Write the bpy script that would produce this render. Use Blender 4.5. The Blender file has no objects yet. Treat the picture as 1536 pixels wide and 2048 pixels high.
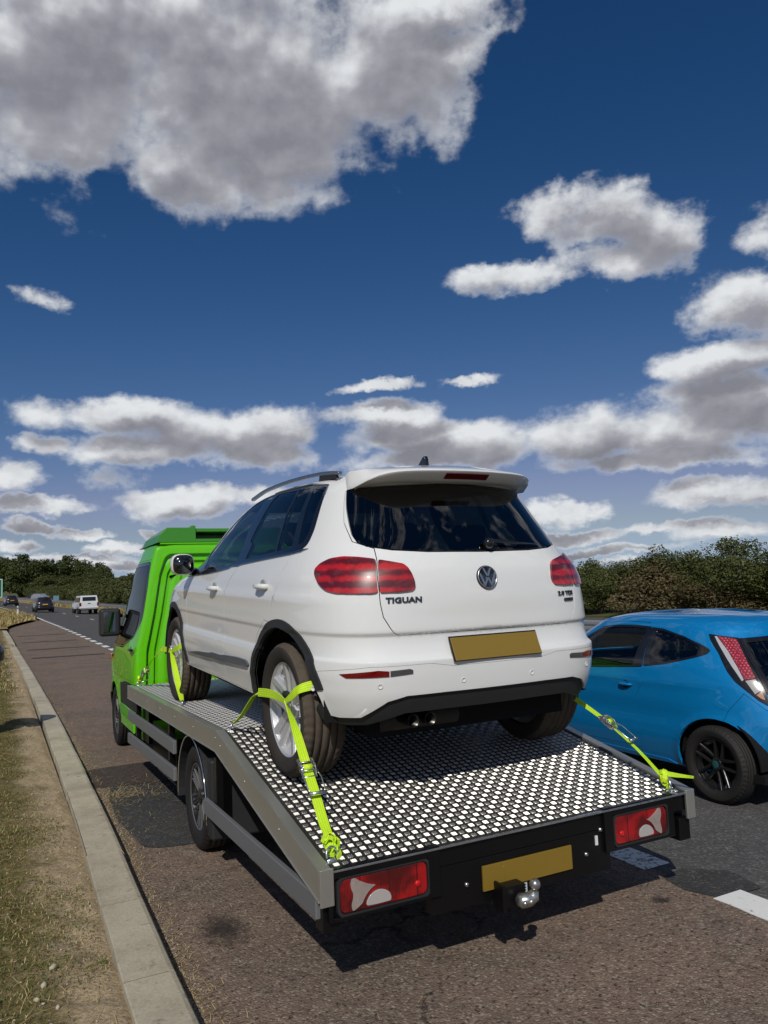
import bpy, math, random
import numpy as np
from mathutils import Vector, Matrix
from mathutils.geometry import delaunay_2d_cdt
random.seed(7)
S = bpy.context.scene
# ------------------------------------------------------------------ camera, sky, sun, exposure
CAM_H = 1.75; YAW = 0.47161961; PITCH = 0.09929297; ROLL = -0.042
def cam_basis():
    f = np.array([math.sin(YAW)*math.cos(PITCH), math.cos(YAW)*math.cos(PITCH), math.sin(PITCH)])
    r = np.array([math.cos(YAW), -math.sin(YAW), 0.0]); u = np.cross(r, f)
    return r*math.cos(ROLL)+u*math.sin(ROLL), -r*math.sin(ROLL)+u*math.cos(ROLL), f
_r, _u, _f = cam_basis()
cam = bpy.data.cameras.new('camera'); cam.sensor_fit = 'VERTICAL'; cam.sensor_height = 36; cam.lens = 36*1520/2048
cam.clip_start = 0.05; cam.clip_end = 6000
co = bpy.data.objects.new('camera', cam); S.collection.objects.link(co)
co.matrix_world = Matrix(((_r[0], _u[0], -_f[0], 0), (_r[1], _u[1], -_f[1], 0), (_r[2], _u[2], -_f[2], CAM_H), (0, 0, 0, 1)))
S.camera = co
SUN_T = Vector((0.66, 1.0, -1.03)).normalized()          # direction the light travels
sl = bpy.data.lights.new('sun', 'SUN'); sl.energy = 3.1; sl.angle = math.radians(0.5); sl.color = (1.0, 0.955, 0.88)
so = bpy.data.objects.new('sun', sl); S.collection.objects.link(so)
so.rotation_euler = (-SUN_T).to_track_quat('Z', 'Y').to_euler(); so.location = (-10, -15, 20)
S.view_settings.view_transform = 'Standard'; S.view_settings.look = 'None'
S.view_settings.exposure = 0.0; S.view_settings.gamma = 1.0; S.view_settings.use_curve_mapping = False

# ---- node helper
class NT:
    def __init__(s, tree): s.t = tree; s.n = tree.nodes; s.l = tree.links
    def new(s, typ, **kw):
        n = s.n.new(typ)
        for k, v in kw.items(): setattr(n, k, v)
        return n
    def put(s, node, key, val):
        sock = node.inputs[key]
        if isinstance(val, bpy.types.NodeSocket): s.l.new(val, sock)
        else: sock.default_value = val
    def math(s, op, a, b=0.0, c=None, clamp=False):
        n = s.n.new('ShaderNodeMath'); n.operation = op; n.use_clamp = clamp
        s.put(n, 0, a); s.put(n, 1, b)
        if c is not None: s.put(n, 2, c)
        return n.outputs[0]
    def vec(s, op, a, b=None, c=None, out=0):
        n = s.n.new('ShaderNodeVectorMath'); n.operation = op; s.put(n, 0, a)
        if b is not None: s.put(n, 1, b)
        if c is not None: s.put(n, 2, c)
        return n.outputs[out]
    def noise(s, vec, scale, detail=4, rough=.55, w=None, dist=0.0, out=0):
        n = s.n.new('ShaderNodeTexNoise'); s.put(n, 'Vector', vec); n.inputs['Scale'].default_value = scale
        n.inputs['Detail'].default_value = detail; n.inputs['Roughness'].default_value = rough; n.inputs['Distortion'].default_value = dist
        return n.outputs[out]
    def ramp(s, fac, stops, interp='LINEAR'):
        n = s.n.new('ShaderNodeValToRGB'); s.put(n, 0, fac); cr = n.color_ramp; cr.interpolation = interp
        while len(cr.elements) < len(stops): cr.elements.new(0.5)
        for e, (p, c) in zip(cr.elements, stops):
            e.position = p; e.color = c if len(c) == 4 else (*c, 1)
        return n.outputs[0]
    def mix(s, fac, a, b, blend='MIX'):
        n = s.n.new('ShaderNodeMix'); n.data_type = 'RGBA'; n.blend_type = blend
        s.put(n, 0, fac); s.put(n, 6, a if isinstance(a, bpy.types.NodeSocket) else (*a, 1)); s.put(n, 7, b if isinstance(b, bpy.types.NodeSocket) else (*b, 1))
        return n.outputs[2]
    def sstep(s, x, lo, hi):
        n = s.n.new('ShaderNodeMapRange'); n.interpolation_type = 'SMOOTHSTEP'; s.put(n, 0, x); s.put(n, 1, lo); s.put(n, 2, hi); s.put(n, 3, 0.0); s.put(n, 4, 1.0)
        return n.outputs[0]

# ---- the sky: Nishita air plus broken cumulus laid out by direction (azimuth from +Y, elevation, in radians)
CLOUDS = [(0.1773, 0.5803, 0.0832, 0.0548), (0.0843, 0.6206, 0.1982, 0.1156), (0.297, 0.6146, 0.2015, 0.1182), (0.3486, 0.5341, 0.0885, 0.0538), (0.2148, 0.5167, 0.1099, 0.0427), (0.4927, 0.6355, 0.1326, 0.0728), (0.5834, 0.63, 0.0623, 0.0436), (0.5802, 0.6776, 0.1182, 0.0274), (-0.0834, 0.5952, 0.1535, 0.1141), (0.0722, 0.5267, 0.0886, 0.0304), (0.7184, 0.4511, 0.058, 0.0268), (0.7751, 0.4372, 0.0686, 0.0344), (0.8348, 0.4102, 0.0656, 0.0376), (0.8643, 0.4048, 0.035, 0.0247), (0.661, 0.3824, 0.0721, 0.019), (0.7839, 0.3902, 0.0616, 0.024), (0.7454, 0.4641, 0.0287, 0.0121), (0.9267, 0.3309, 0.0601, 0.0289), (0.9693, 0.3773, 0.0263, 0.0186), (0.9794, 0.3147, 0.0672, 0.0327), (0.9148, 0.2582, 0.0904, 0.0207), (0.8883, 0.2089, 0.0948, 0.0343), (0.8341, 0.1791, 0.1103, 0.0402), (0.9306, 0.1854, 0.0696, 0.035), (0.7428, 0.1695, 0.0709, 0.0264), (0.8136, 0.1411, 0.1173, 0.016), (0.1305, 0.2273, 0.1011, 0.022), (0.2537, 0.2046, 0.1206, 0.0331), (0.3317, 0.217, 0.0786, 0.027), (0.1723, 0.185, 0.1215, 0.02), (0.0552, 0.1883, 0.0347, 0.0144), (0.2852, 0.1821, 0.0963, 0.0231), (0.4851, 0.2258, 0.0701, 0.0168), (0.5369, 0.1907, 0.1254, 0.0273), (0.6152, 0.173, 0.0618, 0.0271), (0.5356, 0.1647, 0.1186, 0.0157), (0.4734, 0.2637, 0.0436, 0.009), (0.5773, 0.2626, 0.0517, 0.0083), (0.0447, 0.3584, 0.0237, 0.009), (0.017, 0.1484, 0.0403, 0.0177), (0.1299, 0.1411, 0.0325, 0.0149), (0.0498, 0.1162, 0.0607, 0.0108), (0.202, 0.1157, 0.0891, 0.0178), (0.2903, 0.124, 0.0704, 0.0155), (0.0335, 0.0922, 0.0337, 0.0078), (0.0919, 0.0845, 0.0331, 0.0067), (0.1324, 0.0666, 0.034, 0.0093), (0.164, 0.0847, 0.0156, 0.0082), (0.7125, 0.089, 0.0528, 0.014), (0.8678, 0.0931, 0.0729, 0.0151), (0.9282, 0.0908, 0.0425, 0.0141), (0.679, 0.0557, 0.1066, 0.0096), (0.8076, 0.0588, 0.0702, 0.008), (0.8922, 0.0489, 0.0683, 0.012), (0.7397, 0.0333, 0.0912, 0.0069), (0.7385, 0.0143, 0.073, 0.0076), (0.0665, 0.051, 0.0778, 0.0078), (0.0148, 0.0686, 0.0266, 0.0077), (0.1322, 0.0419, 0.0468, 0.0074)]
w = bpy.data.worlds.new('World'); S.world = w; w.use_nodes = True
w.cycles.sampling_method = 'MANUAL'; w.cycles.sample_map_resolution = 512
t = NT(w.node_tree); t.n.clear()
tc = t.new('ShaderNodeTexCoord').outputs['Generated']
sky = t.new('ShaderNodeTexSky', sky_type='NISHITA'); sky.sun_disc = False
sky.sun_elevation = math.asin(-SUN_T.z); sky.sun_rotation = math.atan2(-SUN_T.x, -SUN_T.y) % (2*math.pi)
sky.altitude = 0; sky.air_density = 1.0; sky.dust_density = 0.2; sky.ozone_density = 3.0
sep = t.new('ShaderNodeSeparateXYZ'); t.put(sep, 0, tc)
az = t.math('ARCTAN2', sep.outputs[0], sep.outputs[1]); el = t.math('ARCSINE', t.math('MULTIPLY', sep.outputs[2], 0.99999))
cmb = t.new('ShaderNodeCombineXYZ'); t.put(cmb, 0, az); t.put(cmb, 1, el); ae = cmb.outputs[0]
ecl = t.math('MULTIPLY', el, 1.35)
cm2 = t.new('ShaderNodeCombineXYZ'); t.put(cm2, 0, az); t.put(cm2, 1, ecl); cs_ = cm2.outputs[0]
OFF = (-.010, .026, 0.0)
cs2 = t.vec('ADD', cs_, (OFF[0], OFF[1]*1.35, 0.0))
def edge_noise(c_): return t.noise(c_, 9.5, 8, .53)
n_edge = edge_noise(cs_); n_edge2 = edge_noise(cs2); n_fine = t.noise(cs_, 34, 6, .62); n_fine2 = t.noise(t.vec('ADD', cs_, (-.004, .012, 0.0)), 34, 6, .62)
w1_ = t.vec('MULTIPLY_ADD', t.vec('SUBTRACT', t.noise(cs_, 5, 3, .5, out=1), (.5, .5, .5)), (.11, .05, 0.0), (0, 0, 0))
w2_ = t.vec('MULTIPLY_ADD', t.vec('SUBTRACT', t.noise(cs_, 75, 3, .6, out=1), (.5, .5, .5)), (.020, .012, 0.0), w1_)
warp = t.vec('MULTIPLY_ADD', t.vec('SUBTRACT', t.noise(cs_, 24, 4, .6, out=1), (.5, .5, .5)), (.045, .022, 0.0), w2_)
def field(dv):
    base = t.vec('ADD', t.vec('ADD', ae, warp), dv)
    outs = []
    for (a, e, ra, re) in CLOUDS:
        tag_ = 0
        if ra < .034 and e > .12: ra *= 1.9; re *= 2.1; tag_ = 1
        q = t.vec('MULTIPLY_ADD', base, (1/ra, 1/re, 0.0), (-a/ra, -e/re, 0.0))
        o_ = t.vec('LENGTH', q, out=1); outs.append(t.math('ADD', o_, .55) if tag_ else o_)
    while len(outs) > 1:
        nx = []
        for i in range(0, len(outs)-1, 2):
            n = t.n.new('ShaderNodeMath'); n.operation = 'SMOOTH_MIN'; t.put(n, 0, outs[i]); t.put(n, 1, outs[i+1]); n.inputs[2].default_value = .25
            nx.append(n.outputs[0])
        if len(outs) % 2: nx.append(outs[-1])
        outs = nx
    return outs[0]
f0 = field((0.0, 0.0, 0.0)); f1 = field(OFF)
# clouds elsewhere in the sky (outside the photographed part)
front = t.vec('DOT_PRODUCT', tc, (float(_f[0]), float(_f[1]), float(_f[2])), out=1)
away = t.sstep(front, .74, .50)
n_big = t.noise(cs_, 3.2, 3, .5)
gen = t.math('SUBTRACT', 2.15, t.math('MULTIPLY', t.math('SUBTRACT', n_big, .28), 4.0))
gen = t.math('ADD', gen, t.math('MULTIPLY', t.math('SUBTRACT', 1.0, away), 3.0))
f0 = t.math('MINIMUM', f0, gen); f1 = t.math('MINIMUM', f1, gen)
nz = t.math('MULTIPLY', t.math('SUBTRACT', n_edge, .5), 2.2); nz2 = t.math('MULTIPLY', t.math('SUBTRACT', t.noise(cs2, 9.5, 3, .5), .5), 2.0)
nf = t.math('MULTIPLY', t.math('SUBTRACT', n_fine, .5), .42)
d0 = t.math('ADD', t.math('ADD', t.math('SUBTRACT', 1.10, f0), nz), nf)
d1 = t.math('ADD', t.math('SUBTRACT', 1.10, f1), nz2)
alpha = t.sstep(d0, -.16, .54)
alpha = t.math('MULTIPLY', alpha, t.sstep(el, 0.0, .03))
thick = t.math('MULTIPLY', t.sstep(d1, -.25, .95), t.sstep(d0, .0, .55))
relief = t.math('ADD', t.math('MULTIPLY', t.math('SUBTRACT', n_edge2, n_edge), .95), t.math('MULTIPLY', t.math('SUBTRACT', n_fine2, n_fine), .25))
shade = t.math('ADD', t.math('MULTIPLY_ADD', thick, .80, .08), relief, clamp=True)
ccol = t.ramp(shade, [(0, (.76, .78, .80)), (.3, (.53, .545, .58)), (.6, (.34, .345, .385)), (1, (.225, .23, .265))])
sc_ = t.new('ShaderNodeSeparateColor'); t.put(sc_, 0, sky.outputs[0])
k_ = .06
def chan(o, a, g): return t.math('MULTIPLY', t.math('POWER', o, g), a*k_**(g-1))
gg = chan(sc_.outputs[1], .88, 1.21); cc_ = t.new('ShaderNodeCombineColor');  t.put(cc_, 0, t.math('MINIMUM', chan(sc_.outputs[0], 2.97, 1.9), t.math('MULTIPLY', gg, .78))); t.put(cc_, 1, gg); t.put(cc_, 2, t.math('MAXIMUM', chan(sc_.outputs[2], .92, 1.05), t.math('MULTIPLY', gg, 1.26)))
hs = cc_
SKY_STRENGTH = 0.06
bg1 = t.new('ShaderNodeBackground'); t.put(bg1, 0, hs.outputs[0]); bg1.inputs[1].default_value = SKY_STRENGTH
bg2 = t.new('ShaderNodeBackground'); t.put(bg2, 0, ccol); bg2.inputs[1].default_value = 1.0
ms = t.new('ShaderNodeMixShader'); t.put(ms, 0, alpha); t.l.new(bg1.outputs[0], ms.inputs[1]); t.l.new(bg2.outputs[0], ms.inputs[2])
wo = t.new('ShaderNodeOutputWorld'); t.l.new(ms.outputs[0], wo.inputs[0])

# ------------------------------------------------------------------ materials
MATS = {}
def mat(name, col, rough=.5, metal=0., coat=0., spec=.5, bump=None, var=None, emis=None, alpha=None):
    """bump=(scale,strength,detail,distance) noise relief; var=(scale,amount) tone variation"""
    if name in MATS: return MATS[name]
    m = bpy.data.materials.new(name); m.use_nodes = True; t = NT(m.node_tree); b = m.node_tree.nodes['Principled BSDF']
    b.inputs['Base Color'].default_value = (*col, 1); b.inputs['Roughness'].default_value = rough; b.inputs['Metallic'].default_value = metal
    b.inputs['Coat Weight'].default_value = coat; b.inputs['Coat Roughness'].default_value = .015; b.inputs['Specular IOR Level'].default_value = spec
    tcn = t.new('ShaderNodeTexCoord').outputs['Object']
    if var:
        n = t.noise(tcn, var[0], 5, .6)
        k = t.math('MULTIPLY_ADD', t.math('SUBTRACT', n, .5), var[1]*2, 1.0)
        cc = t.vec('SCALE', col); cc.node.inputs[0].default_value = col; t.put(cc.node, 'Scale', k)
        t.l.new(cc, b.inputs['Base Color'])
        rr = t.math('MULTIPLY_ADD', t.math('SUBTRACT', n, .5), .25, rough, clamp=True); t.l.new(rr, b.inputs['Roughness'])
    if bump:
        n = t.noise(tcn, bump[0], bump[2], .6); bp = t.new('ShaderNodeBump'); bp.inputs['Strength'].default_value = bump[1]; bp.inputs['Distance'].default_value = bump[3]
        t.put(bp, 'Height', n); t.l.new(bp.outputs[0], b.inputs['Normal'])
    MATS[name] = m; return m
def glass(name, tint, refl=.08, rough=0.0, mul=1.25):
    m = bpy.data.materials.new(name); m.use_nodes = True; t = NT(m.node_tree); t.n.clear()
    tr = t.new('ShaderNodeBsdfTransparent'); tr.inputs[0].default_value = (*tint, 1)
    gl = t.new('ShaderNodeBsdfGlossy'); gl.inputs['Roughness'].default_value = rough; gl.inputs[0].default_value = (1, 1, 1, 1)
    fr = t.new('ShaderNodeFresnel'); fr.inputs[0].default_value = 1.52
    fac = t.math('ADD', t.math('MULTIPLY', fr.outputs[0], mul), refl, clamp=True)
    mx = t.new('ShaderNodeMixShader'); t.put(mx, 0, fac); t.l.new(tr.outputs[0], mx.inputs[1]); t.l.new(gl.outputs[0], mx.inputs[2])
    o = t.new('ShaderNodeOutputMaterial'); t.l.new(mx.outputs[0], o.inputs[0]); MATS[name] = m; return m
def red_lens(name, col=(.17, .0015, .004)):
    m = mat(name, col, .12, 0, 1.0, .6); t = NT(m.node_tree); b = m.node_tree.nodes['Principled BSDF']
    b.inputs['Transmission Weight'].default_value = .25; b.inputs['IOR'].default_value = 1.3
    return m
WHITE = mat('white_car_paint', (.70, .71, .70), .5, 0, 1.0, .08)
BLUE = mat('blue_car_paint', (.002, .185, .46), .42, .15, 1.0, .15)
GREEN = mat('lime_green_paint', (.112, .51, .002), .42, 0, .8, .2)
GREEN2 = mat('mid_green_fibreglass', (.045, .24, .02), .42, 0, .35, .4)
GRP = mat('dark_grey_plastic', (.022, .023, .025), .55, 0, 0, .35)
BLK = mat('black_painted_steel', (.0035, .0035, .004), .38, 0, .05, .3)
MATT = mat('black_matt', (.008, .008, .008), .8, 0, 0, .2)
TRIMB = mat('gloss_black_trim', (.008, .008, .009), .18, 0, .6, .5)
RUB = mat('tyre_rubber', (.030, .026, .022), .80, 0, 0, .3, bump=(90, .25, 3, .002), var=(9, .35))
RUBD = mat('tyre_rubber_dark', (.016, .015, .014), .72, 0, 0, .35, var=(9, .3))
DUSTY = mat('dusty_tyre_tread', (.085, .068, .052), .9, 0, 0, .2, var=(22, .4))
CHR = mat('chrome', (.80, .80, .80), .08, 1.0)
SATIN = mat('satin_chrome_strip', (.34, .36, .38), .25, 1.0)
RIM = mat('silver_alloy', (.58, .59, .61), .38, .5, .5)
RIMD = mat('black_alloy', (.012, .012, .013), .30, .2, .5)
ZINC = mat('zinc_plated_steel', (.55, .58, .60), .30, .95, var=(60, .3))
GALV = mat('galvanised_steel', (.42, .43, .44), .45, .7, var=(30, .3))
DGLASS = glass('tinted_rear_glass', (.10, .12, .12), .01)
SGLASS = glass('side_window_glass', (.72, .78, .76), .0, 0.0, .9)
REDL = red_lens('red_lamp_lens'); REDD = red_lens('dark_red_lamp_lens', (.13, .003, .008))
CLEARL = mat('clear_lamp_lens', (.40, .38, .36), .15, 0, 1.0)
ORANGE = mat('orange_lens', (.55, .10, .01), .2, 0, .8)
PLATE = mat('yellow_number_plate', (.21, .135, .016), .45, 0, .2)
SEAT = mat('dark_cloth_seat', (.02, .02, .022), .9)
LINING = mat('charcoal_cabin_lining', (.03, .03, .032), .9)
def brushed(name, col, rough, metal, scale=(1, 60, 60)):
    m = mat(name, col, rough, metal); t = NT(m.node_tree); b = m.node_tree.nodes['Principled BSDF']
    tcn = t.new('ShaderNodeTexCoord').outputs['Object']; mp = t.new('ShaderNodeMapping'); t.put(mp, 0, tcn); mp.inputs['Scale'].default_value = scale
    n = t.noise(mp.outputs[0], 9, 4, .6); n2 = t.noise(tcn, 2.5, 4, .6)
    t.l.new(t.math('ADD', t.math('MULTIPLY_ADD', n, .22, rough-.11), t.math('MULTIPLY_ADD', n2, .2, -.1), clamp=True), b.inputs['Roughness'])
    bp = t.new('ShaderNodeBump'); bp.inputs['Strength'].default_value = .12; bp.inputs['Distance'].default_value = .001; t.put(bp, 'Height', n); t.l.new(bp.outputs[0], b.inputs['Normal'])
    return m
ALU = brushed('brushed_aluminium', (.55, .54, .49), .42, .85, (60, 1, 60))
ALUG = mat('grey_anodised_guard', (.155, .16, .165), .5, .15, 0, .5, var=(3, .06))
DECK = brushed('aluminium_tread_plate', (.06, .058, .053), .42, .6, (8, 8, 8))
BAR = mat('raised_tread_bar', (.62, .60, .55), .50, 1.0)

# ------------------------------------------------------------------ object helpers
COL = S.collection
def link(o, parent=None):
    COL.objects.link(o)
    if parent is not None: o.parent = parent
    return o
def thing(name, label, cat, loc=(0, 0, 0), rot=(0, 0, 0), group=None):
    o = bpy.data.objects.new(name, None); o.empty_display_size = .2; link(o); o.location = loc; o.rotation_euler = rot
    o['label'] = label; o['category'] = cat
    if group: o['group'] = group
    return o
def tag(o, label, cat, group=None):
    o['label'] = label; o['category'] = cat
    if group: o['group'] = group
    return o
def kind(o, k): o['kind'] = k; return o
class MB:
    def __init__(s): s.v = []; s.f = []; s.mi = []; s.sm = []
    def add(s, vs, fs, mi=0, smooth=False):
        b = len(s.v); s.v += [tuple(float(c) for c in p) for p in vs]; s.f += [tuple(i+b for i in f) for f in fs]; s.mi += [mi]*len(fs); s.sm += [smooth]*len(fs); return s
    def box(s, x0, x1, y0, y1, z0, z1, mi=0, M=None):
        vs = [(x, y, z) for x in (x0, x1) for y in (y0, y1) for z in (z0, z1)]
        if M is not None: vs = [tuple(M @ Vector(p)) for p in vs]
        return s.add(vs, [(0, 1, 3, 2), (4, 6, 7, 5), (0, 4, 5, 1), (2, 3, 7, 6), (0, 2, 6, 4), (1, 5, 7, 3)], mi)
    def prism(s, poly, axis, a, b, mi=0, M=None):
        """extrude 2-D polygon along axis ('x': poly=(y,z); 'y': (x,z); 'z': (x,y))"""
        n = len(poly)
        def P(p, q): return {'x': (q, p[0], p[1]), 'y': (p[0], q, p[1]), 'z': (p[0], p[1], q)}[axis]
        vs = [P(p, a) for p in poly]+[P(p, b) for p in poly]
        if M is not None: vs = [tuple(M @ Vector(p)) for p in vs]
        return s.add(vs, [tuple(range(n))[::-1], tuple(range(n, 2*n))]+[(i, (i+1) % n, n+(i+1) % n, n+i) for i in range(n)], mi)
    def tube(s, pts, r, seg=8, mi=0, caps=True):
        pts = [Vector(p) for p in pts]; n = len(pts); vs = []; fs = []
        rr = r if isinstance(r, (list, tuple)) else [r]*n
        up = Vector((0, 0, 1)); prev = None
        for i, p in enumerate(pts):
            d = (pts[min(i+1, n-1)]-pts[max(i-1, 0)]).normalized()
            a = d.cross(up if abs(d.z) < .95 else Vector((1, 0, 0))).normalized() if prev is None else (prev-d*prev.dot(d)).normalized()
            prev = a; b = d.cross(a)
            for k in range(seg):
                th = 2*math.pi*k/seg; vs.append(p+(a*math.cos(th)+b*math.sin(th))*rr[i])
        for i in range(n-1):
            for k in range(seg): fs.append((i*seg+k, i*seg+(k+1) % seg, (i+1)*seg+(k+1) % seg, (i+1)*seg+k))
        if caps: fs += [tuple(range(seg))[::-1], tuple((n-1)*seg+k for k in range(seg))]
        return s.add(vs, fs, mi, True)
    def lathe(s, prof, seg=48, mi=0, M=None, smooth=True, closed=False):
        """prof: list of (x, r) revolved round the x axis"""
        vs = []; fs = []; n = len(prof)
        for k in range(seg):
            th = 2*math.pi*k/seg
            for x, r in prof: vs.append((x, r*math.sin(th), r*math.cos(th)))
        m = n if closed else n-1
        for k in range(seg):
            for i in range(m): fs.append((k*n+i, k*n+(i+1) % n, ((k+1) % seg)*n+(i+1) % n, ((k+1) % seg)*n+i))
        if M is not None: vs = [tuple(M @ Vector(p)) for p in vs]
        return s.add(vs, fs, mi, smooth)
    def ribbon(s, pts, side, wd, th, mi=0):
        """flat webbing strip: centre line pts, side vectors, width, thickness"""
        vs = []; fs = []; n = len(pts)
        for i, p in enumerate(pts):
            p = Vector(p); d = (Vector(pts[min(i+1, n-1)])-Vector(pts[max(i-1, 0)])).normalized()
            sv = Vector(side[i] if isinstance(side, list) else side); sv = (sv-d*sv.dot(d)).normalized(); nv = d.cross(sv)
            W = wd[i] if isinstance(wd, list) else wd
            for a, b in ((-1, -1), (1, -1), (1, 1), (-1, 1)): vs.append(p+sv*a*W/2+nv*b*th/2)
        for i in range(n-1):
            for k in range(4): fs.append((i*4+k, i*4+(k+1) % 4, i*4+4+(k+1) % 4, i*4+4+k))
        fs += [(3, 2, 1, 0), tuple((n-1)*4+k for k in range(4))]
        return s.add(vs, fs, mi)
    def build(s, name, mats, parent=None, bevel=0., bseg=2, normals=True):
        me = bpy.data.meshes.new(name); me.from_pydata(s.v, [], s.f)
        for m in (mats if isinstance(mats, (list, tuple)) else [mats]): me.materials.append(m)
        me.polygons.foreach_set('material_index', s.mi); me.polygons.foreach_set('use_smooth', s.sm)
        if normals:
            import bmesh
            bm = bmesh.new(); bm.from_mesh(me); bmesh.ops.recalc_face_normals(bm, faces=bm.faces); bm.to_mesh(me); bm.free()
        o = bpy.data.objects.new(name, me); link(o, parent)
        if bevel > 0:
            md = o.modifiers.new('bevel', 'BEVEL'); md.width = bevel; md.segments = bseg; md.limit_method = 'ANGLE'; md.angle_limit = math.radians(35); md.harden_normals = True
            if hasattr(me, 'shade_smooth'): pass
        return o
def smooth_path(pts, n=6):
    P = [np.array(p, float) for p in pts]; out = []
    for i in range(len(P)-1):
        p0 = P[max(i-1, 0)]; p1 = P[i]; p2 = P[i+1]; p3 = P[min(i+2, len(P)-1)]
        for k in range(n):
            t_ = k/n; out.append(.5*((2*p1)+(-p0+p2)*t_+(2*p0-5*p1+4*p2-p3)*t_**2+(-p0+3*p1-3*p2+p3)*t_**3))
    out.append(P[-1]); return [tuple(q) for q in out]
def circle(cy, cz, r, n=32, a0=0., a1=2*math.pi): return [(cy+r*math.cos(a0+(a1-a0)*i/(n-1 if a1-a0 < 6.28 else n)), cz+r*math.sin(a0+(a1-a0)*i/(n-1 if a1-a0 < 6.28 else n))) for i in range(n)]

# ------------------------------------------------------------------ car body shells
def cr(xs, ys):
    xs = np.array(xs, float); ys = np.array(ys, float); d = np.diff(ys)/np.diff(xs); m = np.zeros(len(xs)); m[0] = d[0]; m[-1] = d[-1]
    for i in range(1, len(xs)-1): m[i] = 0 if d[i-1]*d[i] <= 0 else 2*d[i-1]*d[i]/(d[i-1]+d[i])
    def f(x):
        x = np.clip(np.asarray(x, float), xs[0], xs[-1]); i = np.clip(np.searchsorted(xs, x)-1, 0, len(xs)-2)
        h = xs[i+1]-xs[i]; t_ = (x-xs[i])/h
        return (2*t_**3-3*t_**2+1)*ys[i]+(t_**3-2*t_**2+t_)*h*m[i]+(-2*t_**3+3*t_**2)*ys[i+1]+(t_**3-t_**2)*h*m[i+1]
    return f
class Shell:
    """car body surface: rings at height v; u runs rear centre -> left side -> front centre (metres)"""
    def __init__(s, tab, ref, wheels=(), flare=(0., .36, .44), roof=(0, 1, 0, 0), crease=()):
        T = np.array(tab, float); s.f = [cr(T[:, 0], T[:, k]) for k in range(1, T.shape[1])]
        s.v0, s.v1 = T[0, 0], T[-1, 0]; s.wheels = wheels; s.fl = flare; s.roof = roof; s.crease = crease
        hw, yr, yp, yf, n = ref; th = np.linspace(0, math.pi/2, 4001)
        def arc(L):
            x = hw*np.sin(th)**(2/n); y = L*np.cos(th)**(2/n); return np.concatenate([[0], np.cumsum(np.hypot(np.diff(x), np.diff(y)))])
        s.ar = arc(yp-yr); s.af = arc(yf-yp); s.th = th; s.U1 = s.ar[-1]; s.U = s.ar[-1]+s.af[-1]
    def P(s, u, v):
        u = np.asarray(u, float); v = np.asarray(v, float); u, v = np.broadcast_arrays(u, v)
        hw, yr, yp, yf, nr, nf, bow, tap = [g(v) for g in s.f]
        rear = u < s.U1
        th = np.where(rear, np.interp(u, s.ar, s.th), np.interp(s.U-u, s.af, s.th)); n = np.where(rear, nr, nf)
        sx = np.sin(th)**(2/n); cy = np.clip(np.cos(th), 0, 1)**(2/n); x = hw*sx; q = np.where(rear, cy, -cy)
        y = np.where(rear, yp-(yp-yr)*cy+bow*sx**2*cy, yp+(yf-yp)*cy-bow*.8*sx**2*cy)
        x = x*(1-tap*q*q); z = v+0*u
        for (wy, wz) in s.wheels:
            r = np.hypot(y-wy, z-wz); k = np.clip((s.fl[2]-r)/(s.fl[2]-s.fl[1]), 0, 1); k = k*k*(3-2*k)
            x = x+s.fl[0]*k*(sx > .8)*(z < wz+.6)
        for (cz, cw, ch) in s.crease:
            x = x+ch*np.exp(-((z-cz)/cw)**2)*np.clip((sx-.8)*5, 0, 1)
        if s.roof[3]:
            k = np.clip((v-s.roof[0])/(s.roof[1]-s.roof[0]), 0, 1); z = z-k*s.roof[3]*(y-s.roof[2])**2
        return np.stack([-x, y, z], -1)
    def N(s, u, v, e=3e-3):
        u = np.asarray(u, float); v = np.asarray(v, float)
        a = s.P(np.clip(u+e, 0, s.U), v)-s.P(np.clip(u-e, 0, s.U), v); b = s.P(u, np.minimum(v+e, s.v1))-s.P(u, np.maximum(v-e, s.v0))
        n = np.cross(b, a); l = np.linalg.norm(n, axis=-1, keepdims=True); bad = (l[..., 0] < 1e-8)
        n = n/np.maximum(l, 1e-9); n[bad] = (0, 0, 1)
        n[..., 0] = np.where(u < 1e-4, 0, n[..., 0]); n[..., 0] = np.where(u > s.U-1e-4, 0, n[..., 0])
        return n/np.maximum(np.linalg.norm(n, axis=-1, keepdims=True), 1e-9)
    def u_at(s, y, v):
        """u on the left side for side-view point (y, z=v)"""
        lo, hi = .02, s.U-.02
        for _ in range(40):
            m = .5*(lo+hi)
            if s.P(m, v)[1] < y: lo = m
            else: hi = m
        return .5*(lo+hi)
    def sidepoly(s, poly): return [(s.u_at(y, z), z) for y, z in poly]
    def Ps(s, x, v, off=0.):
        """signed: x<0 left half, x>0 right half, |x| = u"""
        x = np.asarray(x, float); v = np.asarray(v, float); p = s.P(np.abs(x), v)+s.N(np.abs(x), v)*off; p = p.copy(); p[..., 0] = np.where(x > 0, -p[..., 0], p[..., 0]); return p
def inpoly(p, poly):
    x, y = p; c = False; n = len(poly); j = n-1
    for i in range(n):
        xi, yi = poly[i]; xj, yj = poly[j]
        if (yi > y) != (yj > y) and x < (xj-xi)*(y-yi)/(yj-yi)+xi: c = not c
        j = i
    return c
def resample(poly, d):
    out = []
    for i in range(len(poly)):
        a = poly[i]; b = poly[(i+1) % len(poly)]; L = math.hypot(b[0]-a[0], b[1]-a[1]); n = max(1, int(math.ceil(L/d)))
        for k in range(n): out.append((a[0]+(b[0]-a[0])*k/n, a[1]+(b[1]-a[1])*k/n))
    return out
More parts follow.
